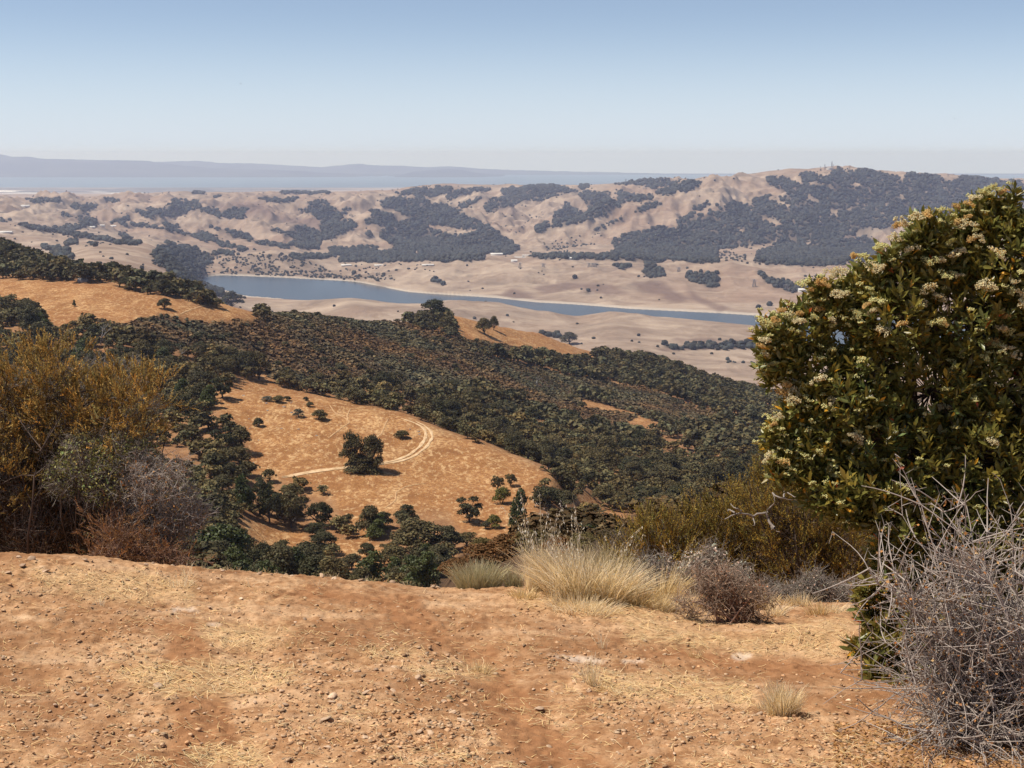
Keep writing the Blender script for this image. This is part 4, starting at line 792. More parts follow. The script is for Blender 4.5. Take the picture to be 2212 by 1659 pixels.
for a,h_,w,lb in ((1012,16,1.6,'shortest antenna mast at the left of the mountain-top station'),(1038,24,2.4,'stout antenna mast left of the station building on the mountain top'),(1079,36,3.2,'tallest antenna mast on the mountain top'),(1090,20,1.6,'slim antenna mast just right of the tallest one'),(1185,20,1.8,'antenna mast standing apart on the right of the mountain top')):
    u,_=Z3([(a,188)])[0]; v=np.interp(u,[p[0] for p in sky_],[p[1] for p in sky_])+3; put('antenna_mast',u,v,h_*.3667+4,w*1.7,(),lb,'mast',8000,12000,'antenna masts on the mountain top')
def shed(U_,V_,wpx,dm,h,lab,ymin=3000,ymax=9000,roofc=None,name='building',cat='building'):
    x,y,z=hit(U_,V_,ymin,ymax); w=wpx*math.hypot(y,z)/F; e=bpy.data.objects.new(name,None); COL.objects.link(e); e.location=(x,y,z-1); tag(e,lab,cat)
    obj('wall',mesh('wall',np.array([(a,b,c) for a in(-w/2,w/2) for b in(-dm/2,dm/2) for c in(0,h)]),np.array([(0,1,3,2),(4,6,7,5),(0,4,5,1),(2,3,7,6)]),M_WHITE),e)
    r=h*.35; o_=.6; obj('roof',mesh('roof',np.array([(-w/2-o_,-dm/2-o_,h),(w/2+o_,-dm/2-o_,h),(w/2+o_,0,h+r),(-w/2-o_,0,h+r),(w/2+o_,dm/2+o_,h),(-w/2-o_,dm/2+o_,h)]),np.array([(0,1,2,3),(3,2,4,5)]),M_WHITE if roofc is None else roofc),e)
    return e
for f_,a,b,w_,h_,lb in ((Z2,915,600,70,9,'long white industrial shed at the canyon mouth'),(Z2,1018,640,36,8,'white shed on the valley floor below the canyon mouth'),(Z2,1345,624,22,7,'small white building among trees right of the canyon mouth'),(Z2,500,622,22,9,'small pale building at the foot of the wooded canyon side'),(Z2,30,660,60,5,'long low pale building on the valley floor by the reservoir'),
 (Z2,225,662,60,5,'low white building line on the valley floor, by the trees'),(Z2,510,658,70,4,'narrow pale strip building on the valley floor'),(Z1,545,540,30,7,'pale farm building in the far left hills, left one'),(Z1,600,530,34,7,'pale farm building in the far left hills, middle one'),(Z1,668,533,34,7,'pale farm building in the far left hills, right one'),
 (Z1,150,415,50,9,'round-topped white roof in the far left grass hills'),(Z1,38,568,70,6,'pale long structure at the far left below the hills'),(Z3,905,915,50,9,'white building beside the wooded draw near the flowering shrub'),(Z2,1075,612,120,3,'row of glasshouses at the canyon mouth, nearer one'),(Z2,1110,600,90,3,'row of glasshouses at the canyon mouth, farther one')):
    u,v=f_([(a,b)])[0]; shed(u,v,w_*.3667,14,h_,lb,3000,9500)
u,_=Z3([(1066,188)])[0]; v=np.interp(u,[p[0] for p in sky_],[p[1] for p in sky_])+3; shed(u,v,12,16,11,'low station building between the antenna masts on the mountain top',8000,12000,M_STEEL)
# birds: three specks high over the valley
def bird(U_,V_,y,s,lab,pose):
    x,z=unproj(U_,V_,y); import bmesh
    b=np.array([(0,-.5,0),(.09,-.2,.03),(.1,.1,.05),(.04,.5,0),(-.09,-.2,.03),(-.1,.1,.05),(-.04,.5,0),(0,0,-.1),(0,-.1,.12),(.45,-.12,.14*pose),(1.0,.12,.05*pose),(.35,.16,.1*pose),(-.45,-.12,.14*pose),(-1.0,.12,.05*pose),(-.35,.16,.1*pose)],float)*s
    f=[(0,1,8),(1,2,8),(2,3,8),(0,8,4),(4,8,5),(5,8,6),(8,3,6),(0,7,1),(1,7,2),(2,7,3),(0,4,7),(4,5,7),(5,6,7),(3,7,6),(1,9,11),(1,11,2),(9,10,11),(4,14,12),(4,5,14),(12,14,13)]
    me=mesh('bird',b,np.array(f),M_BARK); o=obj('bird',me,None,(x,y,z),lab,'bird','birds in the sky'); o.rotation_euler=(0.1,.2,.9)
bird(520,181,120,.16,'tiny bird speck high in the sky, leftmost',1.5); bird(820,311,150,.14,'tiny bird speck low over the bay skyline',-1.2); bird(2062,256,120,.16,'tiny bird speck above the right end of the mountain',1.0)
# ---------------------------------------------------------------- near ground
def axis(a,b,step,lo,hi,nc):
    f=np.arange(a,b+step*.5,step); g=np.linspace(0,1,nc+1)[1:]**1.8
    return np.concatenate([(a-(a-lo)*g)[::-1],f,b+(hi-b)*g])
gx=axis(-3.3,3.3,.012,-45,45,40); gy=axis(4.0,8.6,.012,-40,12.5,34); GX,GY=np.meshgrid(gx,gy)
def rough(x,y):
    a=fbm(x*7,y*7,3,81); b=fbm(x*24,y*24,3,82); c=ridged(x*13,y*13,3,83)
    z=.008*a+.0095*b+.011*(c-.3)+.012*np.exp(-((y-7.3)/.35)**2)*fbm(x*4,y*4,3,88)*np.clip(.5+1.4*gn(x*1.1,y*1.1,84),0,1.3)
    return z
fineW=np.clip((3.5-np.abs(GX))/.3,0,1)*np.clip((GY-3.8)/.2,0,1)*np.clip((8.8-GY)/.3,0,1)
GZ=znear(GX,GY)+rough(GX,GY)*fineW
GZ=np.where(GY>9,np.maximum(GZ,-16),GZ)
M_DIRT,t,b=newmat('dry_reddish_dirt'); p=pos(t)
n1=noise(t,1.1,5,.65,p); n2=noise(t,9,5,.7,p); n3=noise(t,60,3,.7,p); n5=noise(t,3.2,4,.6,scaled(t,p,(.35,1.6,1)))
g=ramp(t,n2,[(.28,(.18,.082,.038)),(.44,(.355,.185,.086)),(.58,(.505,.30,.158)),(.76,(.70,.47,.285))])
g=mixc(t,ramp(t,n1,[(.40,(.75,.75,.75)),(.54,(0,0,0))]),g,(.25,.115,.050))
g=mixc(t,ramp(t,n5,[(.52,(0,0,0)),(.68,(.55,.55,.55))]),g,(.60,.40,.24))
g=mixc(t,ramp(t,n3,[(.30,(.7,.7,.7)),(.46,(0,0,0))]),g,(.20,.10,.05))
g=mixc(t,attr(t,'rut'),g,ramp(t,n2,[(.35,(.25,.112,.048)),(.65,(.38,.19,.088))]))
g=mixc(t,attr(t,'straw'),g,ramp(t,n3,[(.3,(.34,.19,.085)),(.6,(.60,.40,.21))]))
g=mixc(t,attr(t,'bleach'),g,(.80,.68,.55))
t.links.new(g,b.inputs[0]); b.inputs['Roughness'].default_value=.95; b.inputs['Specular IOR Level'].default_value=.15
bump(t,b,math_(t,'ADD',n3,math_(t,'MULTIPLY',n2,2.)),.8,.006)
gU,gV=proj(GX,GY,GZ)
def softmask(polys,jit,wl,seed,bl=3):
    us=np.arange(-100,2400,2.);vs=np.arange(1180,1700,2.); U,V=np.meshgrid(us,vs); Uj=U+jit*fbm(U/wl,V/wl,3,seed);Vj=V+jit*.5*fbm(U/wl,V/wl,3,seed+9); m=np.zeros(U.shape)
    for pl in polys: m[inpoly(Uj,Vj,pl)]=1
    return blur(m,bl)
def lookn(m,U,V):
    i=np.clip(((V-1180)/2).astype(int),0,m.shape[0]-1);j=np.clip(((U+100)/2).astype(int),0,m.shape[1]-1); return m[i,j]*((V>1180)&(V<1700))
strawP=[[(240,1450),(330,1430),(520,1425),(640,1440),(640,1475),(520,1505),(330,1500)],[(760,1400),(900,1395),(920,1415),(780,1425)],[(60,1225),(250,1235),(420,1245),(420,1300),(200,1295),(90,1275)],[(880,1435),(1050,1430),(1060,1465),(900,1465)],
 [(1240,1450),(1420,1455),(1600,1470),(1650,1530),(1500,1525),(1300,1500)],[(1090,1270),(1300,1290),(1500,1310),(1560,1340),(1380,1345),(1200,1320),(1100,1300)],[(1330,1330),(1600,1380),(1830,1330),(1830,1420),(1600,1410),(1350,1380)],[(400,1620),(560,1600),(580,1659),(420,1659)],[(430,1350),(640,1360),(560,1400),(460,1390)]]
mst=softmask(strawP,26,60,91,6); bleachP=[[(1180,1413),(1240,1416),(1290,1421),(1310,1430),(1260,1432),(1210,1422)],[(1580,1410),(1625,1412),(1620,1424),(1585,1424)],[(368,1312),(425,1313),(422,1320),(370,1319)],[(1345,1423),(1392,1425),(1385,1431),(1340,1430)],[(450,1344),(478,1345),(470,1352),(448,1350)]]
mbl_=softmask(bleachP,10,14,95,1)
mrut=softmask([[(1000,1400),(1060,1400),(1130,1500),(1200,1570),(1330,1662),(1120,1662),(1060,1560),(1010,1470)],[(360,1380),(450,1370),(470,1450),(500,1560),(520,1662),(360,1662),(380,1520)],[(640,1262),(900,1290),(1000,1400),(940,1400),(800,1310),(620,1290)],[(330,1330),(430,1345),(420,1380),(330,1370)],[(1380,1400),(1700,1420),(1850,1440),(1850,1460),(1600,1450),(1380,1420)]],16,50,97,5)
obj('ground',mesh('ground',np.stack([GX.ravel(),GY.ravel(),GZ.ravel()],1),gridfaces(*GX.shape),M_DIRT,True,attrs={'straw':np.clip(lookn(mst,gU,gV)*.55,0,1).ravel(),'bleach':(lookn(mbl_,gU,gV)*.45).ravel(),'rut':np.clip(lookn(mrut,gU,gV)*1.0,0,1).ravel()}),kind='structure')
def gz(x,y): return znear(x,y)+rough(np.asarray(x,float),np.asarray(y,float))
def nhit(U,V,y0=3.6,y1=13.):
    yy=np.linspace(y0,y1,1500); x,z=unproj(U,V,yy); h=znear(x,yy); k=np.argmax(z<=h) if (z<=h).any() else np.argmin(z-h); return float(x[k]),float(yy[k]),float(h[k])
def nhits(U,V):
    """vectorised: places on the near ground for many sight lines"""
    U=np.asarray(U,float);V=np.asarray(V,float); lo=np.full(U.shape,3.3); hi=np.full(U.shape,9.0)
    for _ in range(22):
        mid=(lo+hi)/2; x,z=unproj(U,V,mid); below=z<=znear(x,mid); hi=np.where(below,mid,hi); lo=np.where(below,lo,mid)
    x,z=unproj(U,V,hi); return x,hi,gz(x,hi)
# ---- gravel and stones
M_STONE,t,b=newmat('tan_gravel_stone'); oi=node(t,'ShaderNodeObjectInfo'); n=noise(t,40,4,.6,pos(t)); c=ramp(t,n,[(.3,(.34,.22,.14)),(.7,(.60,.43,.29))]); c=mixc(t,1.,c,attr(t,'tint',True),'MULTIPLY')
c=mixc(t,1.,c,ramp(t,oi.outputs['Random'],[(0,(.6,.55,.52)),(.2,(.95,.92,.88)),(.85,(1.1,1.08,1.05)),(1,(1.5,1.5,1.5))]),'MULTIPLY'); t.links.new(c,b.inputs[0]); b.inputs['Roughness'].default_value=.9; bump(t,b,n,.5,.004)
M_GRAVEL,t,b=newmat('loose_gravel'); n=noise(t,80,3,.6,pos(t)); c=ramp(t,n,[(.3,(.34,.19,.095)),(.7,(.58,.37,.21))]); c=mixc(t,1.,c,attr(t,'tint',True),'MULTIPLY'); t.links.new(c,b.inputs[0]); b.inputs['Roughness'].default_value=.95
def pebble(seed,sub=1,flat=.5): v,f=rock_mesh(seed,sub,flat,ncut=14); return v*.5,f,np.ones((len(v),3))
PB=[pebble(800+i,1,.5) for i in range(10)]
rg=R(31); n=80000; U=rg.uniform(-60,2260,n); V=1195+(1665-1195)*rg.uniform(0,1,n)**.8; x,y,z=nhits(U,V)
dens=(.25+.8*np.clip(gn(x*1.3,y*1.3,33)+.25,0,1)+.5*((U>600)&(U<1050)&(V>1430)&(V<1650)))*(1-.8*lookn(mrut,U,V)); dens*=np.where((U>1030+ (V-1450)*.5)&(U<1230+(V-1450)*.5)&(V>1450),.25,1)
kk=(rg.uniform(size=n)<dens*.42)&(y<7.6+.4*(x>.5)); x,y,z=x[kk],y[kk],z[kk]; s=.004+.017*rg.uniform(size=len(x))**3.6
print('gravel',len(x))
swarm('gravel',np.stack([x,y,z+s*.10],1),s*1.7,s*1.5,PB,M_GRAVEL,rg,(.6,1.45),label='loose tan gravel scattered over the dirt',cat='gravel')
STN=[]
for i in range(9):
    v,f=rock_mesh(850+i,2,[.45,.6,.35][i%3],rough=.5); STN.append(mesh('stone',v*.5,f,M_STONE,cols=np.ones((len(v),3))*R(i).uniform(.8,1.15)))
NS=0
def stone(U_,V_,wpx,lab=None,lift=.22):
    global NS
    x,y,z=nhit(U_,V_); s=wpx*math.hypot(y,z)/F; o=bpy.data.objects.new('stone',STN[NS%9]); NS+=1; COL.objects.link(o); o.location=(x,y,float(gz([x],[y])[0])+s*lift*.5); o.scale=(s,s,s*rgt.uniform(.7,1.1)); o.rotation_euler=(rgt.uniform(-.35,.35),rgt.uniform(-.35,.35),rgt.uniform(0,6.28))
    tag(o,lab or 'small tan stone lying loose on the dirt','stone','stones on the dirt lip' if lab and 'lip' in lab else 'loose stones on the dirt'); return o
for a,b,w_,l in [(218,1508,30,'pale stone alone on bare dirt, below the straw patch'),(338,1484,36,'long flat stone at the lower edge of the straw patch'),(334,1586,28,'brown stone of a close group of three low on the dirt, rightmost'),(293,1573,20,'brown stone of a close group of three low on the dirt, upper one'),(286,1592,24,'flat stone of a close group of three low on the dirt, leftmost'),
 (1167,1538,27,'pale wedge stone on bare dirt right of the gravelly strip'),(1284,1558,16,'small pointed pale stone below the thin grass tuft'),(1642,1547,30,'dark stone under the small pale grass tuft'),(977,1541,28,'dark stone at the edge of the wheel track'),(1094,1537,10,'little dark stone between wheel track and pale wedge stone'),
 (1273,1496,20,'dark clod at the foot of the thin grass tuft'),(1308,1502,12,'dark round clod right of the thin grass tuft'),(790,1502,26,'grey angular stone in the gravelly strip, upper'),(720,1510,30,'large tan stone in the gravelly strip, leftmost big one'),(700,1560,36,'longest pale stone low in the gravelly strip'),(1378,1432,10,'small white-topped stone by the bleached ground'),
 (8,1423,18,'dark stone at the left picture edge'),(50,1227,24,'stone in the rubble bank under the shrub, large'),(100,1235,26,'flat rock in the rubble bank under the shrub'),(70,1212,26,'tilted rock on top of the rubble bank under the shrub'),(18,1240,24,'dark rock in the rubble bank at the picture edge')]: stone(a,b,w_,l)
rr=R(55); cnt=0
while cnt<225:
    U_=rr.uniform(0,1850); V_=1215+440*rr.uniform()**.75
    if V_<crest_near(U_)+12: continue
    zone=1.0 if (600<U_<1040 and 1440<V_<1640) else (.75 if (U_<620) else (.3 if V_>1440 and U_<1250 else .5))
    if rr.uniform()<zone: stone(U_,V_,7+13*rr.uniform()**2.0*(1.6 if zone==1 else 1)*(V_/1600)**2); cnt+=1
# ---- straw litter and dry grass
def ribbons(P_,w,rg,flat=False):
    """P_ n x k x 3 centre lines -> thin ribbons"""
    n,k,_=P_.shape; d=np.gradient(P_,axis=1); d/=np.linalg.norm(d,axis=2)[...,None]+1e-9
    if flat: up=np.array([0,0,1.]); s=np.cross(d,up)
    else: r=rg.normal(size=(n,1,3)); s=np.cross(d,r)
    s/=np.linalg.norm(s,axis=2)[...,None]+1e-9; w=np.asarray(w); w=w if w.ndim==2 else w[:,None]*np.linspace(1,.35,k)[None]
    v=np.stack([P_-s*w[...,None]/2,P_+s*w[...,None]/2],2).reshape(-1,3)
    i=np.arange(k-1)*2; f=np.stack([i,i+1,i+3,i+2],1); f=(f[None]+(np.arange(n)*2*k)[:,None,None]).reshape(-1,4); return v,f
def rib_cols(n,k,rg,lo=.7,hi=1.3,hue=.08):
    t=rg.uniform(lo,hi,n); g=rg.uniform(-hue,hue,n); c=np.stack([t*(1+g*.5),t,t*(1-g*2)],1); return np.repeat(c,2*k,axis=0)
M_STRAW=foliage_mat('dry_straw',(.84,.64,.34),.7,.2,.3); M_PALE=foliage_mat('pale_dry_grass',(.97,.80,.52),.65,.25,.5); M_SAGE=foliage_mat('grey_green_sage',(.56,.49,.29),.8,.1,.3)
rg=R(41); n=60000; U=rg.uniform(-60,2260,n);V=rg.uniform(1200,1665,n); x,y,z=nhits(U,V); m=lookn(mst,U,V); kk=(rg.uniform(size=n)<(.05+.42*m+.14*(gn(x*2.2,y*2.2,44)>.25)))&(y<7.7+.6*(x>.3)); x,y,z,m=x[kk],y[kk],z[kk],m[kk]; n=len(x); print('straw',n)
L_=rg.uniform(.015,.06,n)*(1+1.3*m*rg.uniform(0,1,n)); a=rg.normal(0,.8,n); bend=rg.normal(0,.25,n); k=4; s=np.linspace(-.5,.5,k)[None]*L_[:,None]
Pp=np.stack([x[:,None]+s*np.cos(a)[:,None]-bend[:,None]*s*s/L_[:,None]*np.sin(a)[:,None],y[:,None]+s*np.sin(a)[:,None]+bend[:,None]*s*s/L_[:,None]*np.cos(a)[:,None],z[:,None]+.003+rg.uniform(0,.008,n)[:,None]+s*rg.normal(0,.18,n)[:,None]],2)
v,f=ribbons(Pp,rg.uniform(.0018,.0038,n),rg,True); obj('straw_litter',mesh('straw_litter',v,f,M_STRAW,cols=rib_cols(n,k,rg,.55,1.25)),kind='stuff',label='broken dry straw strewn over the dirt in patches',cat='straw')
def tuft(U_,V_,wpx,hpx,nbl,label,mat=None,bw=.0028,spread=.55,lean=(0,0),seeds=0,name='grass_tuft',cat='grass tuft',group=None,k=6,y=None,seedmat=None,stalks=0):
    rg=R(int(U_*7+V_)%9999)
    if y is None: x0,y0,z0=nhit(U_,V_)
    else: y0=y; x0,_=unproj(U_,V_,y); x0=float(x0); z0=float(znear(x0,y0))
    m=math.hypot(y0,z0)/F; w=wpx*m; h=hpx*m; n=nbl
    r=rg.uniform(0,1,n)**.6*w*.5*.62; a=rg.uniform(0,6.283,n); bx=r*np.cos(a); by=r*np.sin(a)*.7
    hh=h*rg.uniform(.35,1.05,n)*(1-.35*(r/(w*.5)))
    ox=bx/(w*.5+1e-6)*spread+rg.normal(0,.22,n)+lean[0]; oy=by/(w*.5+1e-6)*spread+rg.normal(0,.22,n)+lean[1]
    s=np.linspace(0,1,k)[None]; cur=(s**1.7)*hh[:,None]
    Pp=np.stack([bx[:,None]+ox[:,None]*cur*.9,by[:,None]+oy[:,None]*cur*.9,hh[:,None]*(s-.18*(np.hypot(ox,oy)[:,None])*s**2.2)-.01],2)
    zb=znear(x0+bx,y0+by)-z0; Pp[...,2]+=zb[:,None]
    v,f=ribbons(Pp,rg.uniform(.6,1.3,n)*bw,rg); mat=mat or M_PALE
    me=mesh('blades' if seeds else name,v,f,mat,cols=rib_cols(n,k,rg,.6,1.25))
    if not seeds: return obj(name,me,None,(x0,y0,z0),label,cat,group)
    e=bpy.data.objects.new(name,None); COL.objects.link(e); e.location=(x0,y0,z0); tag(e,label,cat,group); obj('blades',me,e)
    ns=stalks or 8; a=rg.uniform(0,6.28,ns); r=rg.uniform(0,w*.35,ns); hh=h*rg.uniform(.9,1.75,ns); ox=rg.normal(lean[0],.16,ns);oy=rg.normal(lean[1],.16,ns); s=np.linspace(0,1,9)[None]
    Ps=np.stack([(r*np.cos(a))[:,None]+ox[:,None]*hh[:,None]*s**1.8,(r*np.sin(a))[:,None]*.7+oy[:,None]*hh[:,None]*s**1.8,hh[:,None]*(s-.06*s**4)],2)
    v,f=ribbons(Ps,np.full(ns,.0022),rg); obj('stalks',mesh('stalks',v,f,mat,cols=rib_cols(ns,9,rg,.7,1.2)),e)
    q=rg.randint(ns,size=seeds); tpar=rg.uniform(.45,1,seeds); ip=(tpar*8).astype(int).clip(0,7); fr=(tpar*8-ip)[:,None]; c=Ps[q,ip]*(1-fr)+Ps[q,ip+1]*fr; dr=unit(rg,seeds)*.022*(1.2-tpar[:,None]); c=c+dr; c[:,2]-=.006
    d=rg.normal(0,.45,(seeds,3)); d[:,2]=-1; d/=np.linalg.norm(d,axis=1)[:,None]; ln=rg.uniform(.010,.018,seeds)[:,None]
    S_=np.stack([c,c+d*ln*.4,c+d*ln],1); v,f=ribbons(S_,np.stack([np.full(seeds,.001),np.full(seeds,.0042),np.full(seeds,.0008)],1),rg); obj('seed_heads',mesh('seed_heads',v,f,seedmat or M_SEED,cols=rib_cols(seeds,3,rg,.7,1.15)),e)
    return e
M_SEED=foliage_mat('bleached_oat_husks',(.88,.80,.64),.6,.3,.3)
tuft(1035,1262,150,78,1500,'grey-green feathery sage tuft at the dirt edge, left of the golden grass',M_SAGE,.0030,.75,name='sage_tuft',cat='shrub')
tuft(1110,1266,60,60,260,'small grey-gold tuft bridging the sage tuft and the tall golden grass',M_SAGE,.003,.6)
tuft(1300,1262,190,110,1500,'tall dull olive-gold feathery clump behind the golden grass',foliage_mat('olive_gold_stems',(.60,.49,.28),.8,.1,.3),.0028,.5,y=8.1,name='sage_clump',cat='shrub')
tuft(1235,1292,180,140,1300,'tall golden grass clump in full sun, centre of the verge',M_PALE,.0038,.85,(-.25,-.1),seeds=260,stalks=18,name='wild_oats',cat='grass clump')
tuft(1165,1278,100,140,560,'slender oat grass with drooping white husks, left end of the verge',M_PALE,.0026,.35,(-.05,0),seeds=260,stalks=16,name='wild_oats',cat='grass clump')
tuft(1325,1302,150,112,1000,'golden grass clump leaning toward the shrubs, lower than its neighbour',M_PALE,.0038,1.0,(.3,-.1),seeds=140,stalks=12,name='wild_oats',cat='grass clump')
tuft(1205,1300,60,150,40,'one very tall thin oat stalk group standing above the grass',M_PALE,.0022,.2,seeds=90,stalks=5,name='wild_oats',cat='grass clump')
tuft(1390,1312,110,58,420,'flattened golden grass at the right end of the verge',M_STRAW,.003,1.1,(.3,-.1))
tuft(1130,1292,100,34,320,'low flattened straw grass at the left foot of the verge',M_STRAW,.003,1.3)
tuft(1260,1318,240,44,900,'mat of bent golden grass in front of the tall clump',M_PALE,.003,1.4,(.1,-.3))
tuft(1440,1300,90,100,330,'grassy stems mixed with the dead reddish brush',M_STRAW,.0028,.7,(.35,0),seeds=40,stalks=6,name='wild_oats',cat='grass clump')
tuft(1690,1545,110,92,800,'dense small pale grass tuft near the thorny bush',M_PALE,.0026,.45,(-.05,-.1))
tuft(1655,1535,70,34,200,'low sparse fringe on the left of the dense small pale tuft',M_PALE,.0024,.9)
tuft(1278,1482,40,86,80,'thin upright pale grass tuft on bare dirt',M_PALE,.0028,.35,(-.1,0))
tuft(1300,1400,32,60,26,'three or four straight straws above the bleached ground',M_PALE,.0022,.25)
tuft(1310,1494,80,26,120,'low straw scrap right of the thin upright tuft',M_STRAW,.0026,1.2)
tuft(1040,1455,70,40,90,'bent straws on the dirt at the end of the straw patch',M_STRAW,.0028,1.3)
tuft(1370,1500,60,26,80,'pale wispy grass scrap in the straw band',M_PALE,.0024,.9)
tuft(1560,1515,70,26,110,'short dry grass in the straw band left of the dense small tuft',M_PALE,.0024,.8)
tuft(1500,1420,46,28,70,'curled straw wisp near the pale bleached patch',M_STRAW,.0026,1.)
tuft(385,1268,90,46,60,'scattered broken pale stalks left of the dirt edge',M_PALE,.003,1.2)
tuft(405,1246,46,46,26,'upright dry stalks near the red-brown brush',M_PALE,.003,.6)
tuft(535,1270,36,34,20,'two crossed pale stalks on the dirt edge',M_PALE,.003,.9)
tuft(690,1266,30,28,14,'forked pale stalk on the dirt edge',M_PALE,.0034,.9)
tuft(620,1398,140,24,160,'sparse short golden grass at the right of the straw patch',M_STRAW,.0026,.6)
tuft(800,1405,80,20,110,'bright straw spot beside the gravelly strip',M_STRAW,.0028,1.2)
tuft(215,1310,30,30,24,'dry upright wisp near the rubble bank',M_PALE,.003,.8)
vr=R(321)
for i in range(14):
    tuft(1395+i*31+vr.uniform(-10,10),1318+vr.uniform(-14,16),70,30+vr.uniform(0,28),170,'ragged dry grass of the fringe between the dirt and the brush',[M_STRAW,M_PALE][i%2],.0030,1.1,(vr.uniform(-.3,.4),-.1),group='ragged grass fringe under the brush')
for i in range(26):
    u_=vr.uniform(430,960); tuft(u_,float(crest_near(u_))+vr.uniform(3,12),24,10+vr.uniform(0,16),12,'few dry stems standing on the lip of the dirt edge',[M_STRAW,M_PALE][i%2],.0028,.9,group='dry stems on the dirt lip')
for i in range(34):
    u_=vr.uniform(20,1000); stone(u_,float(crest_near(u_))+vr.uniform(4,14),8+12*vr.uniform()**2,'stone sitting on the lip of the dirt edge')
for i in range(42):   # sparse seedlings of dry grass
    a,b=R(900+i).uniform(60,1800),R(950+i).uniform(1275,1600)
    tuft(a,b,20,16+R(i).uniform(0,14),9,'few thin dry blades sprouting from the dirt',M_STRAW,.0022,.8,group='sparse dry blades on the dirt')
# ---------------------------------------------------------------- near shrubs
def tubes_batch(P_,r,sides=3):
    n,k,_=P_.shape; d=np.gradient(P_,axis=1); d/=np.linalg.norm(d,axis=2)[...,None]+1e-12; ref=np.where(np.abs(d[...,2:3])<.9,np.array([0,0,1.]),np.array([1.,0,0])); a=np.cross(d,ref); a/=np.linalg.norm(a,axis=2)[...,None]+1e-12; b=np.cross(d,a)
    an=np.arange(sides)*2*math.pi/sides; v=P_[:,:,None]+r[...,None,None]*(np.cos(an)[None,None,:,None]*a[:,:,None]+np.sin(an)[None,None,:,None]*b[:,:,None])
    i=np.arange(k-1)[:,None]*sides; j=np.arange(sides)[None]; j2=(j+1)%sides; f=np.stack([i+j,i+j2,i+sides+j2,i+sides+j],-1).reshape(-1,4); f=(f[None]+(np.arange(n)*k*sides)[:,None,None]).reshape(-1,4)
    return v.reshape(-1,3),f
def join(*vf):
    V=[];Fs=[];o=0
    for v,f in vf: V.append(v);Fs.append(f+o);o+=len(v)
    return np.concatenate(V),np.concatenate(Fs)
def lobes3(L):
    out=[]
    for q in L:
        u,v,r,y=q[:4]; x,z=unproj(u,v,y); out.append((float(x),y,float(z),r*y/F*1.02))
    return np.array(out)
def curve(p0,p1,n,k,rg,sag=.15,wig=.03):
    """n bent lines from p0 to p1"""
    s=np.linspace(0,1,k)[None,:,None]; l=np.linalg.norm(p1-p0,axis=1)[:,None,None]; off=rg.normal(0,sag,(n,1,3))*l*(s*(1-s))*2; w=np.cumsum(rg.normal(0,wig,(n,k,3)),axis=1)*l; w-=w[:,:1]
    return p0[:,None]*(1-s)+p1[:,None]*s+off+w*s
def inlobes(L,n,rg,shell=0.):
    w=L[:,3]**2; i=rg.choice(len(L),n,p=w/w.sum()); d=unit(rg,n); rad=(shell+(1-shell)*rg.uniform(0,1,n)**.5)[:,None]; return L[i,:3]+d*rad*L[i,3:4],d,i
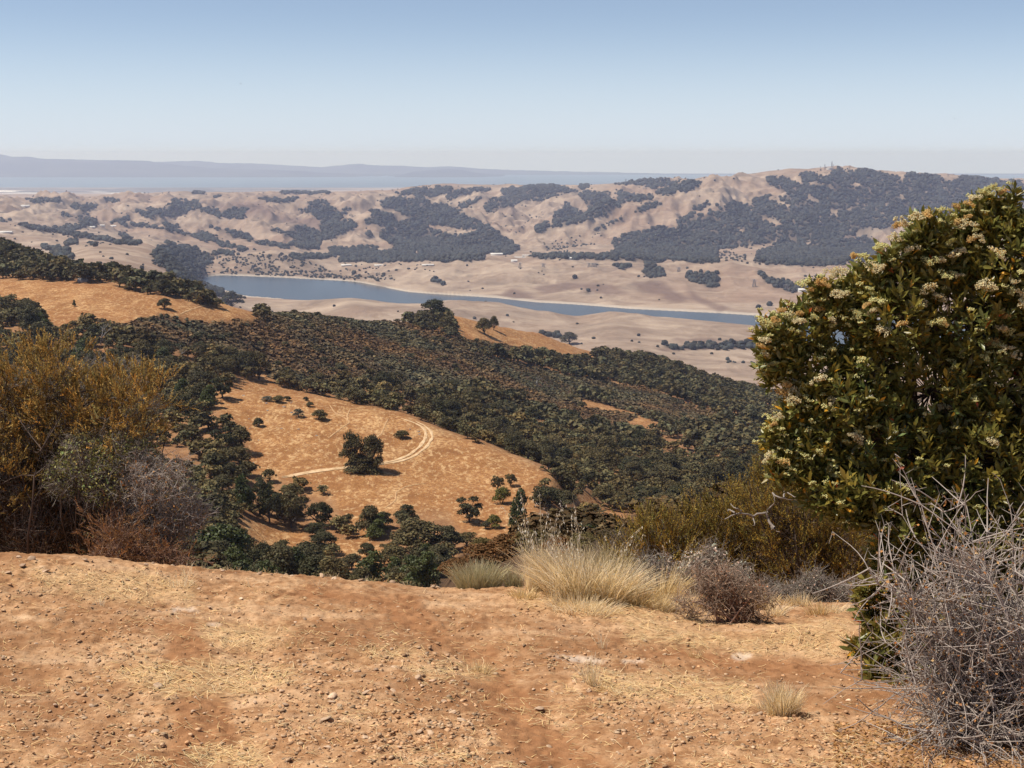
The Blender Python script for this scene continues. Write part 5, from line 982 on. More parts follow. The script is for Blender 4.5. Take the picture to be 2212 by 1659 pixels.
def shrub(name,label,L,base,mats,rg,stems=14,twigs=600,sprigs=0,needle=(30,.011,.0035),splen=(.07,.15),leaves=0,leafs=(.010,.006),updir=.8,twl=(.06,.2),twr=.0016,cat='shrub',lift=0.,stemr=.009,clipz=True,tintr=(.65,1.35),orange=.0,deadfrac=1.,shell=.55,plume=0):
    L=lobes3(L); bx,by=base[0],base[1]; bz=float(znear(bx,by)); org=np.array([bx,by,bz]); e=bpy.data.objects.new(name,None); COL.objects.link(e); e.location=org; tag(e,label,cat)
    # stems to the lobes, then branches off them
    t1,_,_=inlobes(L,stems,rg); p0=org+np.stack([rg.normal(0,.07,stems),rg.normal(0,.05,stems),np.full(stems,-.03)],1); S1=curve(p0,t1,stems,9,rg,.18,.02); r1=np.linspace(1,.3,9)[None]*stemr*rg.uniform(.6,1.2,(stems,1))
    nb=stems*9; q=rg.randint(stems,size=nb); ii=rg.randint(3,8,size=nb); p0=S1[q,ii]; tgt,_,_=inlobes(L,nb*3,rg); tgt=tgt.reshape(nb,3,3); dd=np.linalg.norm(tgt-p0[:,None],axis=2); tgt=tgt[np.arange(nb),dd.argmin(1)]; S2=curve(p0,tgt,nb,6,rg,.12,.03); r2=np.linspace(1,.35,6)[None]*stemr*.38*rg.uniform(.6,1.2,(nb,1))
    v,f=join(tubes_batch(S1,r1,5),tubes_batch(S2,r2,4)); v=v-org; obj('branches',mesh('branches',v,f,mats['wood']),e)
    if twigs:
        c,d,_=inlobes(L,twigs,rg,.25); dr=d*.6+.7*rg.normal(size=(twigs,3)); dr[:,2]+=updir*.4; dr/=np.linalg.norm(dr,axis=1)[:,None]; ln=rg.uniform(*twl,twigs)[:,None]; T1=curve(c-dr*ln*.6,c+dr*ln*.4,twigs,5,rg,.08,.04); rr=np.linspace(1,.4,5)[None]*twr*rg.uniform(.6,1.4,(twigs,1))
        ns=twigs*3; q=rg.randint(twigs,size=ns); j=rg.randint(1,5,size=ns); p0=T1[q,j]; dr2=dr[q]*.5+.8*rg.normal(size=(ns,3)); dr2/=np.linalg.norm(dr2,axis=1)[:,None]; ln2=rg.uniform(.02,.07,ns)[:,None]; T2=curve(p0,p0+dr2*ln2,ns,3,rg,.05,.03); r2_=np.linspace(1,.5,3)[None]*twr*.65*rg.uniform(.7,1.2,(ns,1))
        v,f=join(tubes_batch(T1,rr,3),tubes_batch(T2,r2_,3)); obj('twigs',mesh('twigs',v-org,f,mats['twig']),e)
    if sprigs:
        c,d,li=inlobes(L,sprigs,rg,shell)
        if plume:
            npl=sprigs//plume; pc_,pd_,pli=inlobes(L,npl,rg,shell); q=rg.randint(npl,size=sprigs); pax=pd_*.8+np.array([-.0,0,updir*.8])+.3*rg.normal(size=(npl,3)); pax/=np.linalg.norm(pax,axis=1)[:,None]; al=rg.uniform(0,.16,sprigs)[:,None]
            c=pc_[q]+pax[q]*al+rg.normal(0,.014,(sprigs,3))*(1.3-al*5); d=pax[q]+.35*pd_[q]; li=pli[q]
        sd=d*.55+np.array([0,0,updir])+.28*rg.normal(size=(sprigs,3)); sd/=np.linalg.norm(sd,axis=1)[:,None]; ln=rg.uniform(*splen,sprigs)
        k=needle[0]; tt=np.linspace(.02,1,k)[None]; bend=rg.normal(0,.12,(sprigs,1,3)); pts=c[:,None]+(sd[:,None]*tt[...,None]+bend*(tt[...,None]**2))*ln[:,None,None]
        nd=sd[:,None]*.75+.62*unit(rg,sprigs*k).reshape(sprigs,k,3); nd/=np.linalg.norm(nd,axis=2)[...,None]; nl=needle[1]*rg.uniform(.6,1.3,(sprigs,k,1))*(1.15-.55*tt[...,None]); a=pts; b=pts+nd*nl
        P_=np.stack([a,(a+b)/2,b],2).reshape(-1,3,3); nn=len(P_); W=np.stack([np.full(nn,.3),np.ones(nn),np.full(nn,.3)],1)*needle[2]*rg.uniform(.7,1.3,(nn,1)); v,f=ribbons(P_,W,rg)
        lt=rg.uniform(.8,1.2,len(L)); s_t=rg.uniform(tintr[0],tintr[1],sprigs)*lt[li]; hue=rg.normal(0,.12,sprigs); col=np.stack([s_t*(1+hue),s_t,s_t*(1-hue)],1); col=np.repeat(np.repeat(col,k,0)*rg.uniform(.8,1.2,(nn,1)),6,0)
        st=np.stack([c,c+sd*ln[:,None]*.5,c+sd*ln[:,None]*.95],1); obj('sprig_stems',mesh('sprig_stems',*(lambda vf:(vf[0]-org,vf[1]))(tubes_batch(st,np.full((sprigs,3),.0011),3)),mats['wood']),e)
        obj('foliage',mesh('foliage',v-org,f,mats['leaf'],cols=col),e)
    if leaves:
        c,d,_=inlobes(L,leaves,rg,.45); v,f=quads(c,d+.9*rg.normal(size=(leaves,3)),leafs[0]*rg.uniform(.5,1.1,leaves)*.5,leafs[1]*rg.uniform(.6,1.2,leaves)*.5,rg); col=np.repeat(np.stack([rg.uniform(.6,1.4,leaves)]*3,1)*np.stack([1+rg.normal(0,.15,leaves),np.ones(leaves),np.ones(leaves)],1),4,0); obj('dry_leaves' if 'dry' in mats else 'leaves',mesh('leaves',v-org,f,mats.get('dry',mats.get('leaf')),cols=np.clip(col,.2,2)),e)
    return e
W_DARK=plain('dark_shrub_wood',(.09,.06,.045),.9); W_GREY=plain('weathered_grey_twigs',(.26,.215,.18),.8); W_PALE=plain('bleached_grey_branch',(.37,.31,.265),.75); W_RED=plain('reddish_dead_twigs',(.30,.175,.12),.85)
C_GOLD=foliage_mat('golden_chamise_sprigs',(.44,.285,.085),.75,.15,.25); C_OLIVE=foliage_mat('olive_chamise_sprigs',(.34,.235,.05),.75,.15,.25); C_RUST=foliage_mat('rust_brown_dead_sprigs',(.29,.145,.055),.8,.1,.2); C_GREEN=foliage_mat('small_yellow_green_leaves',(.30,.28,.09),.6,.3,.2); C_DRY=foliage_mat('dry_orange_brown_leaves',(.50,.27,.10),.7,.2,.25); C_PALE=foliage_mat('pale_dried_bracts',(.66,.57,.45),.7,.2,.3)
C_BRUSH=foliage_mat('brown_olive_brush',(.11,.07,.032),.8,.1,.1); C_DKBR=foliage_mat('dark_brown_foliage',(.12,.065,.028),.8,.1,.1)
yl=8.3
xb=float(unproj(120,1205,yl)[0])
# golden chamise, left
shrub('chamise_shrub','tall golden-brown chamise shrub with feathery upright sprays at the left',[(60,840,58,yl),(115,830,42,yl),(90,810,38,yl),(140,800,22,yl),(150,890,60,yl),(215,880,50,yl),(290,880,60,yl-.1),(315,850,30,yl-.1),(330,870,24,yl-.1),(250,840,26,yl),(240,930,70,yl-.1),(170,960,70,yl),(20,930,70,yl),(80,950,70,yl+.1),(20,1030,60,yl-.1),(20,850,26,yl),(-60,890,90,yl),(-70,1010,90,yl),(10,800,14,yl)],(xb-.15,yl),{'wood':W_DARK,'twig':W_GREY,'leaf':C_GOLD},R(61),stems=30,twigs=1500,sprigs=5400,needle=(18,.014,.0052),splen=(.05,.11),updir=.55,shell=.45,plume=9,tintr=(.55,1.4))
shrub('chamise_shrub','dark shaded understorey of the golden shrub, tangled twigs over the dirt edge',[(40,1080,90,yl),(130,1060,90,yl+.1),(200,1130,80,yl),(90,1150,70,yl-.1),(280,1130,70,yl+.1),(10,1160,70,yl),(-70,1100,110,yl)],(xb-.1,yl+.15),{'wood':W_DARK,'twig':plain('pale_brown_twigs',(.36,.29,.23),.9),'leaf':C_DKBR},R(62),stems=24,twigs=1500,sprigs=1500,needle=(16,.014,.006),updir=.5,shell=.1)  # twigs paler brown than the dark stems they grow from
shrub('leafy_shrub','small-leaved green and grey shrub below the golden sprays',[(180,990,60,yl-.25),(250,985,55,yl-.25),(310,985,40,yl-.2),(140,1030,50,yl-.2),(230,1040,60,yl-.3)],(float(unproj(220,1200,yl)[0]),yl-.1),{'wood':W_DARK,'twig':W_GREY,'leaf':C_GREEN},R(63),stems=16,twigs=900,leaves=5200,leafs=(.016,.009),updir=.5)
shrub('bare_shrub','bare grey twiggy bush leaning out over the dirt edge, left side',[(320,1040,60,yl-.35),(375,1080,50,yl-.35),(350,1130,55,yl-.35),(395,1120,45,yl-.35),(420,1105,26,yl-.35),(300,1110,50,yl-.3),(380,1010,26,yl-.35),(290,1010,40,yl-.3),(440,1115,14,yl-.35)],(float(unproj(340,1205,yl-.3)[0]),yl-.3),{'wood':W_GREY,'twig':W_PALE,'dry':C_DRY},R(64),stems=26,twigs=1300,leaves=1500,leafs=(.014,.010),updir=.5,twr=.0017,stemr=.006)
shrub('dead_brush','low rust-brown dead brush heap at the foot of the grey twiggy bush',[(255,1192,22,yl-.55),(300,1196,22,yl-.55),(345,1202,18,yl-.55),(390,1212,12,yl-.55),(280,1165,24,yl-.5),(215,1200,16,yl-.5),(365,1190,14,yl-.5),(240,1150,20,yl-.45)],(float(unproj(300,1212,yl-.55)[0]),yl-.55),{'wood':W_RED,'twig':W_RED,'leaf':C_RUST},R(65),stems=18,twigs=500,sprigs=900,needle=(16,.010,.0042),splen=(.04,.09),updir=.15,shell=.1,plume=5)
shrub('grey_brush','few bare grey twigs poking above the golden shrub',[(210,800,26,yl+.3),(195,830,26,yl+.3),(290,790,14,yl+.3)],(float(unproj(200,1100,yl+.3)[0]),yl+.3),{'wood':W_GREY,'twig':W_GREY},R(66),stems=8,twigs=260,updir=1.)
# chamise and brush on the right of the verge
ym=9.4
def sh(name,label,L,u,y,mats,seed,**k): return shrub(name,label,[(a,b,r,y+(q[0] if q else 0)) for a,b,r,*q in L],(float(unproj(u,1300,y)[0]),y),mats,R(seed),**k)
sh('chamise_shrub','olive-brown chamise under the big flowering shrub, tallest of the verge',[(1740,1130,60),(1690,1110,50),(1660,1090,36),(1790,1150,60),(1720,1200,70),(1800,1220,60),(1640,1080,22),(1850,1190,60)],1740,ym-.3,{'wood':W_DARK,'twig':W_DARK,'leaf':C_OLIVE},71,stems=18,twigs=400,sprigs=3000,needle=(18,.013,.0055),updir=.7,shell=.35,plume=8)
sh('chamise_shrub','olive-gold chamise with upright sprays, middle of the brush row',[(1560,1150,46),(1600,1130,44),(1620,1180,56),(1560,1200,56),(1500,1150,30),(1510,1190,44),(1640,1230,50)],1580,ym,{'wood':W_DARK,'twig':W_GREY,'leaf':C_OLIVE},72,stems=16,twigs=350,sprigs=2400,needle=(18,.013,.0055),updir=.75,shell=.35,plume=8)
sh('chamise_shrub','brown-gold chamise at the left end of the brush row',[(1400,1180,36),(1440,1165,36),(1380,1215,40),(1450,1205,44),(1385,1160,16),(1420,1240,46)],1410,ym-.2,{'wood':W_DARK,'twig':W_GREY,'leaf':C_OLIVE},73,stems=14,twigs=350,sprigs=1500,needle=(18,.013,.0055),updir=.8,shell=.3,plume=8)
sh('bare_shrub','grey leafless brush standing between the golden grass and the chamise',[(1340,1180,34),(1300,1200,34),(1370,1200,34),(1330,1230,40)],1330,ym+.2,{'wood':W_GREY,'twig':plain('dull_grey_brown_twigs',(.20,.15,.12),.9)},74,stems=16,twigs=700,updir=1.)
def deadbranch():
    pls=[ZC([(1800,262),(1780,240),(1770,190),(1700,205),(1640,180),(1590,175),(1540,200)]),ZC([(1770,190),(1800,130),(1790,80)]),ZC([(1640,180),(1600,150),(1580,140)]),ZC([(1790,80),(1850,100),(1930,130)]),ZC([(1780,240),(1790,270),(1830,290)]),ZC([(1590,175),(1560,172)]),ZC([(1850,100),(1870,80),(1900,90)]),ZC([(1700,205),(1690,240)])]
    T=[]; yy=ym-.75
    for k_,q in enumerate(pls):
        q=np.array(q); s=np.linspace(0,1,len(q)*3); u=np.interp(s,np.linspace(0,1,len(q)),q[:,0]);v=np.interp(s,np.linspace(0,1,len(q)),q[:,1]); x,z=unproj(u,v,yy); T.append((np.stack([x,np.full(len(x),yy)+.06*np.sin(s*5+k_),z],1)+R(k_).normal(0,.003,(len(x),3)),np.linspace(1,.35,len(x))*(.013 if k_==8 else (.010 if k_==0 else .006))))
    v,f=tubes(T,5); c0=v.min(0)*[0,0,1]+v.mean(0)*[1,1,0]; obj('dead_branch',mesh('dead_branch',v-c0,f,W_GREY),None,tuple(c0),'bleached crooked branch sticking out of the chamise','branch')
deadbranch()
sh('dried_weed','pale papery dried weeds in front of the chamise, left clump',[(1400,1240,36),(1430,1220,30),(1370,1260,30),(1440,1260,34),(1390,1210,14)],1410,8.2,{'wood':W_GREY,'twig':W_GREY,'dry':C_PALE},76,stems=14,twigs=260,leaves=700,leafs=(.020,.008),updir=1.2,cat='weed')
sh('dried_weed','pale papery dried weeds in front of the chamise, right clump',[(1500,1225,40),(1540,1210,36),(1560,1250,40),(1510,1260,40),(1480,1240,30),(1530,1190,16),(1600,1240,30)],1520,8.0,{'wood':W_GREY,'twig':W_GREY,'dry':C_PALE},77,stems=18,twigs=380,leaves=1300,leafs=(.018,.008),updir=1.2,cat='weed')
sh('dried_weed','grey-brown dry weeds by the thorny bush, under the flowering shrub',[(1680,1290,36),(1730,1290,40),(1790,1290,40),(1640,1285,30),(1760,1260,34),(1830,1290,40)],1740,7.9,{'wood':W_GREY,'twig':W_GREY,'dry':foliage_mat('grey_tan_dry_leaves',(.42,.33,.25),.8,.1,.2)},78,stems=20,twigs=900,leaves=1500,leafs=(.012,.007),updir=1.,cat='weed')
sh('dead_brush','reddish-brown dead bush sprawling on the dirt, right of the golden grass',[(1560,1265,40),(1610,1290,36),(1540,1300,34),(1605,1330,34),(1650,1345,16),(1490,1330,18),(1480,1300,20),(1530,1275,26),(1460,1345,10),(1560,1240,22),(1640,1270,20),(1660,1300,20),(1510,1240,20)],1600,6.9,{'wood':W_RED,'twig':plain('brown_dead_twigs',(.33,.23,.165),.85),'dry':foliage_mat('red_brown_dry_leaves',(.50,.29,.16),.8,.1,.2)},79,stems=26,twigs=620,leaves=900,leafs=(.010,.007),updir=.5,stemr=.007)
# brown brush on the slope just beyond the crest
TPL[('brown',0)]=None; del TPL[('brown',0)]
for i in range(3):
    v,f,c,tv,tf=oak_shape(900+i,3000,.020,'bush'); TPL[('brown',i)]=(mesh('crown',v,f,foliage_mat('brown_brush_foliage_%d'%i,[(.15,.075,.030),(.13,.10,.04),(.10,.075,.035)][i],.8,.1,.1),cols=c),mesh('stems',tv,tf,M_BARK))
rq=R(77)
Lb=[]
for i in range(5):
    v,f,c,tv,tf=oak_shape(940+i,420,.036,'bush'); Lb.append((v,f,c))
n_=9000; t_=rq.uniform(-.03,.54,n_); y_=np.sqrt(rq.uniform(36**2,190**2,n_)); x_=t_*y_; z_=H(x_,y_); u_,v_=proj(x_,y_,z_); k_=(u_>1130)&(gn(x_/9,y_/9,6)>-.35); k_&=np.cumsum(k_)<1400
s_=rq.uniform(.8,2.0,k_.sum()); swarm('slope_brush',np.stack([x_,y_,z_-.1],1)[k_],s_*1.4,s_*.6,Lb,C_BRUSH,rq,(.6,1.4),label='low brown and olive brush covering the slope beyond the verge',cat='brush')
for i,(u,v,w_,h_) in enumerate([(1055,1222,110,62),(985,1240,80,40),(945,1252,60,26),(1010,1252,70,30),(1100,1200,90,60),(1150,1190,90,56),(1210,1200,90,50),(1260,1190,90,46),(1330,1180,90,46),(1390,1175,90,44),(1450,1165,90,44),(1510,1150,90,44),(1580,1140,90,44),(1650,1130,90,50),(1040,1190,60,34)]):
    x,y,z=hit(u,min(v,1300),16,150); m=math.hypot(y,z)/F; plant('brown',x,y,z,w_*m/.92,h_*m,rq,['round rust-brown bush on the slope beyond the sage tuft','brown brush on the slope just past the dirt edge beside the thicket'][min(i,1)] if i<2 else 'brown brush partly hidden on the slope beyond the verge','bush',None if i<2 else 'brush on the slope beyond the verge',name='bush')
# ---------------------------------------------------------------- the big flowering shrub
yt=6.3
TL=lobes3([(2140,520,100,yt),(2080,500,62,yt),(2150,455,48,yt-.05),(2100,470,50,yt),(2010,570,80,yt),(1985,525,50,yt-.1),(2200,620,150,yt+.1),(2060,680,130,yt),(1920,620,70,yt-.1),(1930,560,36,yt-.1),(1900,690,80,yt-.15),(1870,610,34,yt-.1),(1810,655,50,yt-.1),(1770,640,26,yt-.1),(1860,655,50,yt-.1),(1740,715,52,yt-.1),(1690,720,36,yt-.15),(1790,690,36,yt),(1700,780,52,yt-.1),(1760,810,76,yt-.1),(1890,800,90,yt-.1),(1830,880,70,yt-.2),(2010,850,150,yt),(2170,850,160,yt+.05),(1730,880,50,yt-.15),(1710,950,46,yt-.15),(1770,960,76,yt-.15),(1870,960,100,yt-.15),(1980,980,120,yt-.1),(2110,1000,150,yt-.1),(2250,1000,160,yt),(1710,1020,34,yt-.2),(1780,1050,60,yt-.2),(1870,1060,80,yt-.25),(1950,1110,90,yt-.25),(2070,1160,120,yt-.2),(2200,1180,140,yt-.2),(1840,1100,40,yt-.3),(2330,700,200,yt+.2),(2350,950,220,yt+.2),(2350,1200,200,yt),
 (1925,1220,56,yt-.3),(1990,1300,90,yt-.3),(1900,1310,50,yt-.4),(2110,1330,130,yt-.3),(1900,1400,44,yt-.5),(1980,1420,90,yt-.45),(2120,1470,130,yt-.4),(1920,1490,50,yt-.6),(2010,1540,70,yt-.6),(2280,1400,200,yt-.1)])
rg=R(91); TL[:45,3]*=.92; TL[:12,0]+=.035; TL[:4,2]-=.04
_sat=[]      # small shoots that stand proud of the crown
for q in TL:
    for _ in range(5):
        d=unit(rg,1)[0]; d[1]*=.4; d[2]+=.35; d[0]-=.15; d/=np.linalg.norm(d); c=q[:3]+d*q[3]*rg.uniform(.92,1.08)
        if max(1-np.linalg.norm(c-o[:3])/o[3] for o in TL)>-.12: _sat.append(np.r_[c,rg.uniform(.03,.055)])
TL=np.concatenate([TL,np.array(_sat)])
GAPS=[(1815,727,27),(1955,545,14)]
per=(TL[:,3]**2*12.57/.0024).astype(int).clip(12,620); C_=[];D_o=[];LI=[]
for i,q in enumerate(TL):
    n=per[i]; d=unit(rg,n); k=d[:,1]<.8; d=d[k]; bumps=1+.20*gn(d[:,0]*2.5+i,d[:,2]*2.5+i*3,5); C_.append(q[:3]+d*(q[3]*bumps*rg.uniform(.72,1.08,len(d)))[:,None]); D_o.append(d); LI.append(np.full(len(d),i))
C_=np.concatenate(C_);D_o=np.concatenate(D_o);LI=np.concatenate(LI)
# keep tips near the outer surface of the whole crown, fewer in its depth
depth=np.zeros(len(C_))
for q in TL: depth=np.maximum(depth,1-np.linalg.norm(C_-q[:3],axis=1)/q[3])
u_,v_=proj(C_[:,0],C_[:,1],C_[:,2]); k=(depth<.40)|(rg.uniform(size=len(C_))<np.where(D_o[:,1]>-.1,.8,.45))
for a,b,r in GAPS: k&=((u_-a)**2+(v_-b)**2>r*r)
C_,D_o,LI=C_[k],D_o[k],LI[k]; ns=len(C_); print('shoots',ns)
SD=D_o*.75+np.array([-.12,0,.65])+.30*rg.normal(size=(ns,3)); SD/=np.linalg.norm(SD,axis=1)[:,None]
nl=9; j=np.arange(nl)[None]; az=j*2.4+rg.uniform(0,6.28,(ns,1)); back=.085*(j/nl)*rg.uniform(.7,1.2,(ns,1)); th=(.45+.75*j/nl)+rg.normal(0,.18,(ns,nl))
ref=np.where(np.abs(SD[:,2:3])<.9,np.array([0,0,1.]),np.array([1.,0,0])); A_=np.cross(SD,ref);A_/=np.linalg.norm(A_,axis=1)[:,None];B_=np.cross(SD,A_)
rad=np.cos(az)[...,None]*A_[:,None]+np.sin(az)[...,None]*B_[:,None]; ld=SD[:,None]*np.cos(th)[...,None]+rad*np.sin(th)[...,None]; ln_=SD[:,None]*np.sin(th)[...,None]-rad*np.cos(th)[...,None]
ld=ld.reshape(-1,3);ln_=ln_.reshape(-1,3)+.22*rg.normal(size=(ns*nl,3)); ln_-=ld*(ln_*ld).sum(1)[:,None]; ln_/=np.linalg.norm(ln_,axis=1)[:,None]; lb=np.cross(ld,ln_); base=(C_[:,None]-SD[:,None]*back[...,None]).reshape(-1,3); n=len(ld)
ll=rg.uniform(.036,.062,n)*np.repeat(rg.uniform(.85,1.15,ns),nl); lw=ll*rg.uniform(.26,.34,n)
tv=[(0,0,0),(.42,.30,.16),(-.42,.30,.16),(.5,.62,.18),(-.5,.62,.18),(0,.33,0),(0,.66,-.02),(0,1,-.10)]
T_=np.array(tv); v=base[:,None]+lb[:,None]*(T_[:,0][None,:,None]*lw[:,None,None])+ld[:,None]*(T_[:,1][None,:,None]*ll[:,None,None])+ln_[:,None]*(T_[:,2][None,:,None]*lw[:,None,None])
tf=np.array([(0,1,5),(0,5,2),(5,1,3),(5,3,6),(5,6,4),(5,4,2),(6,3,7),(6,7,4)]); f=(tf[None]+(np.arange(n)*8)[:,None,None]).reshape(-1,3)
st=np.repeat(rg.uniform(.7,1.25,ns),nl)*rg.uniform(.8,1.2,n); hu=np.repeat(rg.normal(0,.10,ns),nl)+rg.normal(0,.06,n); col=np.stack([st*(1+hu),st,st*(1-hu)],1)
old=rg.uniform(size=n)<.004; col[old]=[2.4,.55,.6]; yel=rg.uniform(size=n)<.02; col[yel]=[4.,2.3,1.]
C_TOY=foliage_mat('glossy_evergreen_leaves',(.215,.19,.042),.38,.5,.3)
ey=float(unproj(2110,1500,6.0)[0]); org=np.array([ey,6.05,float(znear(ey,6.05))])
e=bpy.data.objects.new('flowering_shrub',None); COL.objects.link(e); e.location=org; tag(e,'big evergreen shrub with glossy leaves and cream flower clusters filling the right side','shrub')
obj('foliage',mesh('foliage',v.reshape(-1,3)-org,f,C_TOY,cols=np.repeat(col,8,0)),e)
S1=[];r1=[]
p0=org+np.stack([rg.normal(0,.10,60),.12+rg.normal(0,.08,60),np.full(60,-.03)],1); _ok=np.where((proj(TL[:,0],TL[:,1],TL[:,2])[0]>1950)&(TL[:,3]>.09))[0]; tgt=TL[_ok[rg.randint(len(_ok),size=60)],:3]+np.array([0,.12,0]); tgt=tgt+np.array([0,.12,0]); S1=curve(p0,tgt,60,10,rg,.05,.010); vv1=tubes_batch(S1,np.linspace(1,.28,10)[None]*.020*rg.uniform(.5,1.1,(60,1)),6)
kq=rg.choice(ns,2600,replace=False); li=LI[kq]; p0=TL[li,:3]; vv2=tubes_batch(curve(p0,C_[kq],2600,4,rg,.1,.02),np.linspace(1,.5,4)[None]*.0028*np.ones((2600,1)),3)
vv=join(vv1,vv2); obj('branches',mesh('branches',vv[0]-org,vv[1],plain('brown_shrub_bark',(.12,.075,.055),.85)),e)
# flower clusters
def cluster(seed,n,R0):
    rg=R(seed); sub=unit(rg,9); sub[:,2]=np.abs(sub[:,2]); sc=sub*np.array([1,1,.55])*R0*rg.uniform(.5,1,(9,1)); q=rg.randint(9,size=n); c=sc[q]+unit(rg,n)*R0*.36*rg.uniform(.4,1,(n,1))*np.array([1,1,.8]); r=rg.uniform(.0022,.0036,n)
    o=np.array([(1,0,0),(-1,0,0),(0,1,0),(0,-1,0),(0,0,1),(0,0,-1)],float); v=c[:,None]+o[None]*r[:,None,None]; tf=np.array([(0,2,4),(2,1,4),(1,3,4),(3,0,4),(2,0,5),(1,2,5),(3,1,5),(0,3,5)]); f=(tf[None]+(np.arange(n)*6)[:,None,None]).reshape(-1,3)
    t=rg.uniform(.75,1.15,n); br=rg.uniform(size=n)<.12; col=np.stack([t,t*np.where(br,.72,1),t*np.where(br,.4,1)],1); return v.reshape(-1,3),f,np.repeat(col,6,0)
FM=[foliage_mat('cream_blossom',(.80,.70,.42),.6,.2,.2),foliage_mat('greenish_cream_buds',(.74,.70,.32),.6,.2,.2),foliage_mat('browning_blossom',(.74,.50,.20),.7,.1,.2)]
FC=[]
for i in range(9):
    v,f,c=cluster(950+i,190,.040 if i%3 else .034); FC.append(mesh('flower_cluster',v,f,FM[[0,1,0,2,1,0,1,2,0][i]],cols=c))
spots=ZB([(1190,95),(1230,110),(1130,115),(1085,140),(1060,165),(1165,90),(1000,180),(860,215),(800,230),(945,195),(1050,235),(1010,260),(1060,270),(730,255),(700,280),(690,330),(640,370),(620,385),(790,385),(1100,330),(1080,345),(1010,400),(990,410),(1190,400),(1215,410),(870,455),(920,440),(950,520),(985,500),(1010,515),(590,470),(630,480),(500,420),(545,420),(380,500),(360,560),(330,560),(270,550),(290,580),(420,600),(450,610),(440,500),(610,640),(590,690),(520,700),(560,660),(820,650),(870,575),(910,620),(935,740),(905,750),(1160,575),(1140,560),(1280,540),(1260,590),(1300,600),(1320,500),(1320,660),(1240,720),(1220,770),(1190,850),(1170,840),(1250,870),(1290,900),(1310,950),(1240,790),(1140,915),(140,690),(100,730),(240,700),(230,740),(300,720),(320,690),(200,720),(390,730),(80,750),(50,860),(70,900),(60,830),(180,1050),(200,1080),(150,1090),(210,1120),(330,1020),(400,1120),(140,1200),(110,1235),(100,1400),(90,1390),(150,1430),(490,1290),(520,1310),(620,1240),(930,1160),(1010,1130),(640,790),(730,750),(1170,1320),(830,1130),(1020,1220),(800,1530),(330,1540),(620,1350)])
rgf=R(99); nfc=0; rest_v=[];rest_f=[];rest_c=[];o_=0
Cu,Cv=proj(C_[:,0],C_[:,1],C_[:,2]); front=-C_[:,1]
allsp=[(u,v,1) for u,v in spots]
for u,v,_ in allsp:
    d2=(Cu-u)**2+(Cv-v)**2; idx=np.argsort(d2)[:14]; i=idx[np.argmin(C_[idx,1])]; p=C_[i]+SD[i]*.03; x,z=unproj(u,v,C_[i,1]-.03); p=np.array([float(x),C_[i,1]-.03,float(z)])
    o=bpy.data.objects.new('flower_cluster',FC[rgf.randint(9)]); 
    if nfc<98: COL.objects.link(o); o.parent=e; o.location=p-org; o.rotation_euler=(rgf.uniform(.0,.7),rgf.uniform(-.4,.4),rgf.uniform(0,6.28)); s=rgf.uniform(.7,1.2); o.scale=(s,s,s*rgf.uniform(.8,1.1)); nfc+=1
    else: bpy.data.objects.remove(o)
# small scattered blossoms over the crown, too many to count
kq=rgf.choice(ns,800,replace=False,p=(lambda w:w/w.sum())(np.exp(-(Cu-1650)/330.)*(Cv<1180)*(C_[:,1]<yt)+1e-9)); V_=[];F_=[];K_=[];o_=0
for i in kq:
    v,f,c=cluster(int(i),46,.020); V_.append(v+C_[i]+SD[i]*.03-org);F_.append(f+o_);K_.append(c);o_+=len(v)
o=obj('small_blossoms',mesh('small_blossoms',np.concatenate(V_),np.concatenate(F_),FM[1],cols=np.concatenate(K_)),e,kind='stuff')
# ---------------------------------------------------------------- thorny grey bush in front
rg=R(93); yb=4.85
BL=lobes3([(1880,1200,50,yb),(1960,1230,80,yb),(2060,1300,130,yb-.1),(1990,1420,120,yb-.1),(2000,1180,60,yb),(1870,1320,60,yb),(1850,1480,50,yb-.1),(2050,1420,150,yb),(2100,1230,150,yb),(2190,1150,140,yb+.1),(2000,1330,130,yb),(2150,1430,180,yb),(1960,1480,110,yb-.1),(2260,1330,200,yb+.1),(2040,1570,110,yb-.2),(2200,1590,150,yb-.2),(2340,1300,200,yb+.2),(2030,1120,60,yb),(2060,1050,34,yb),(1900,1250,50,yb),(1880,1400,50,yb),(1890,1560,46,yb-.2),(1950,1610,60,yb-.3),(2080,1640,70,yb-.35),(2190,1660,80,yb-.35),(1985,1090,46,yb),(1935,1210,50,yb),(1930,1160,40,yb),(2400,1500,220,yb)])
bx=float(unproj(2200,1640,4.75)[0]); org=np.array([bx,4.8,float(znear(bx,4.8))])
e=bpy.data.objects.new('thorny_bush',None); COL.objects.link(e); e.location=org; tag(e,'thorny bare grey bush with dry orange leaves at the lower right corner','bush')
n1=190; t1,_,_=inlobes(BL,n1,rg,.5); p0=org+np.stack([rg.normal(0,.13,n1),rg.normal(0,.10,n1),np.full(n1,-.02)],1); S1=curve(p0,t1,n1,12,rg,.16,.006); T1_=tubes_batch(S1,np.linspace(1,.3,12)[None]*.0045*rg.uniform(.5,1.4,(n1,1)),5)
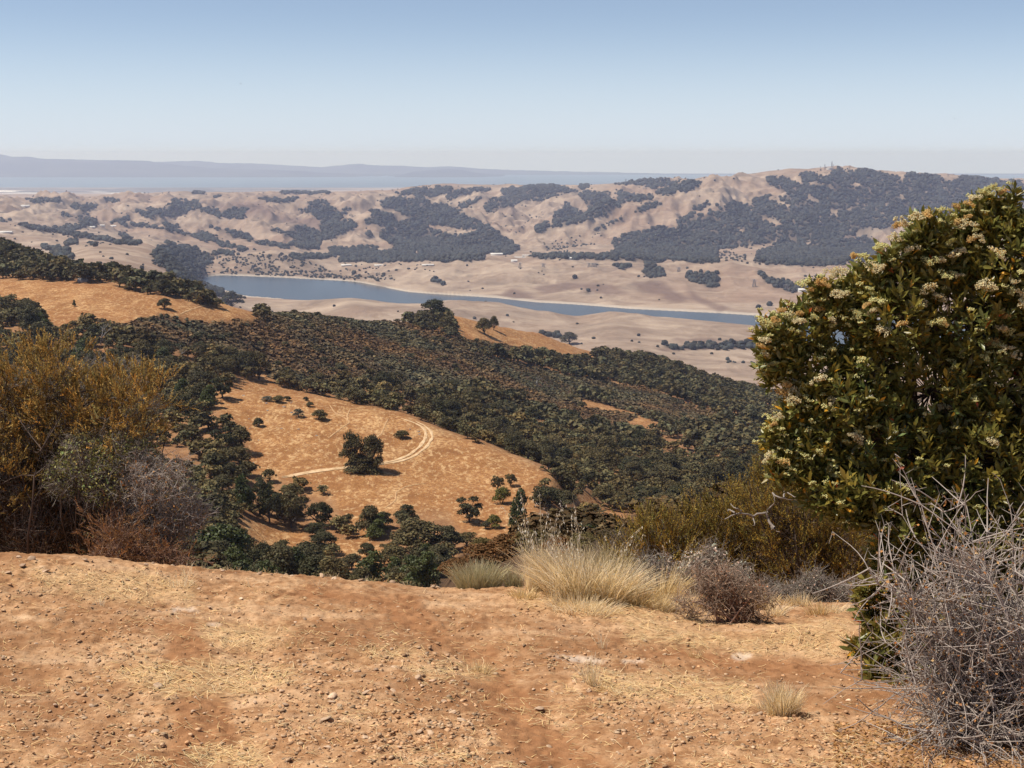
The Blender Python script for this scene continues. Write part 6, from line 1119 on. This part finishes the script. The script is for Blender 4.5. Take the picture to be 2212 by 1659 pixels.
n2=3000; q=rg.randint(n1,size=n2); j=rg.randint(4,12,size=n2); p0=S1[q,j]; ax=np.gradient(S1,axis=1)[q,j]; ax/=np.linalg.norm(ax,axis=1)[:,None]; dr=ax*.45+.8*unit(rg,n2); dr/=np.linalg.norm(dr,axis=1)[:,None]; ln=rg.uniform(.05,.26,n2)[:,None]; S2=curve(p0,p0+dr*ln,n2,6,rg,.07,.012); T2_=tubes_batch(S2,np.linspace(1,.4,6)[None]*.0025*rg.uniform(.6,1.3,(n2,1)),4)
n3=6800; q=rg.randint(n2,size=n3); j=rg.randint(1,6,size=n3); p0=S2[q,j]; ax=dr[q]; d3=ax*.25+.95*unit(rg,n3); d3/=np.linalg.norm(d3,axis=1)[:,None]; S3=curve(p0,p0+d3*rg.uniform(.015,.06,n3)[:,None],n3,3,rg,.03,.01); T3_=tubes_batch(S3,np.linspace(1,.35,3)[None]*.0015*rg.uniform(.7,1.3,(n3,1)),3)
obj('branches',mesh('branches',T1_[0]-org,T1_[1],W_PALE),e); vv=join(T2_,T3_); obj('twigs',mesh('twigs',vv[0]-org,vv[1],W_PALE),e)
n4=5200; q=rg.randint(n3,size=n4); c=S3[q,1]+.006*rg.normal(size=(n4,3)); v,f=quads(c,unit(rg,n4)+np.array([0,-.3,.3]),rg.uniform(.0025,.006,n4),rg.uniform(.0025,.0055,n4),rg); tn=rg.uniform(.5,1.35,n4); hu=rg.normal(0,.15,n4); obj('dry_leaves',mesh('dry_leaves',v-org,f,C_DRY,cols=np.repeat(np.clip(np.stack([tn,tn*(1+hu)*.95,tn*(1+2*hu)*.95],1),.1,2.5),4,0)),e)
# fallen litter under it
n=1800; U=rg.uniform(1800,2260,n);V=rg.uniform(1560,1664,n); x,y,z=nhits(U,V); v,f=quads(np.stack([x,y,z+.004],1),np.array([0,0,1.])+.5*rg.normal(size=(n,3)),rg.uniform(.003,.007,n),rg.uniform(.003,.006,n),rg); obj('leaf_litter',mesh('leaf_litter',v,f,C_DRY,cols=np.repeat(np.stack([rg.uniform(.5,1.2,n)]*3,1),4,0)),kind='stuff',label='fallen orange-brown leaves under the thorny bush',cat='leaf litter')
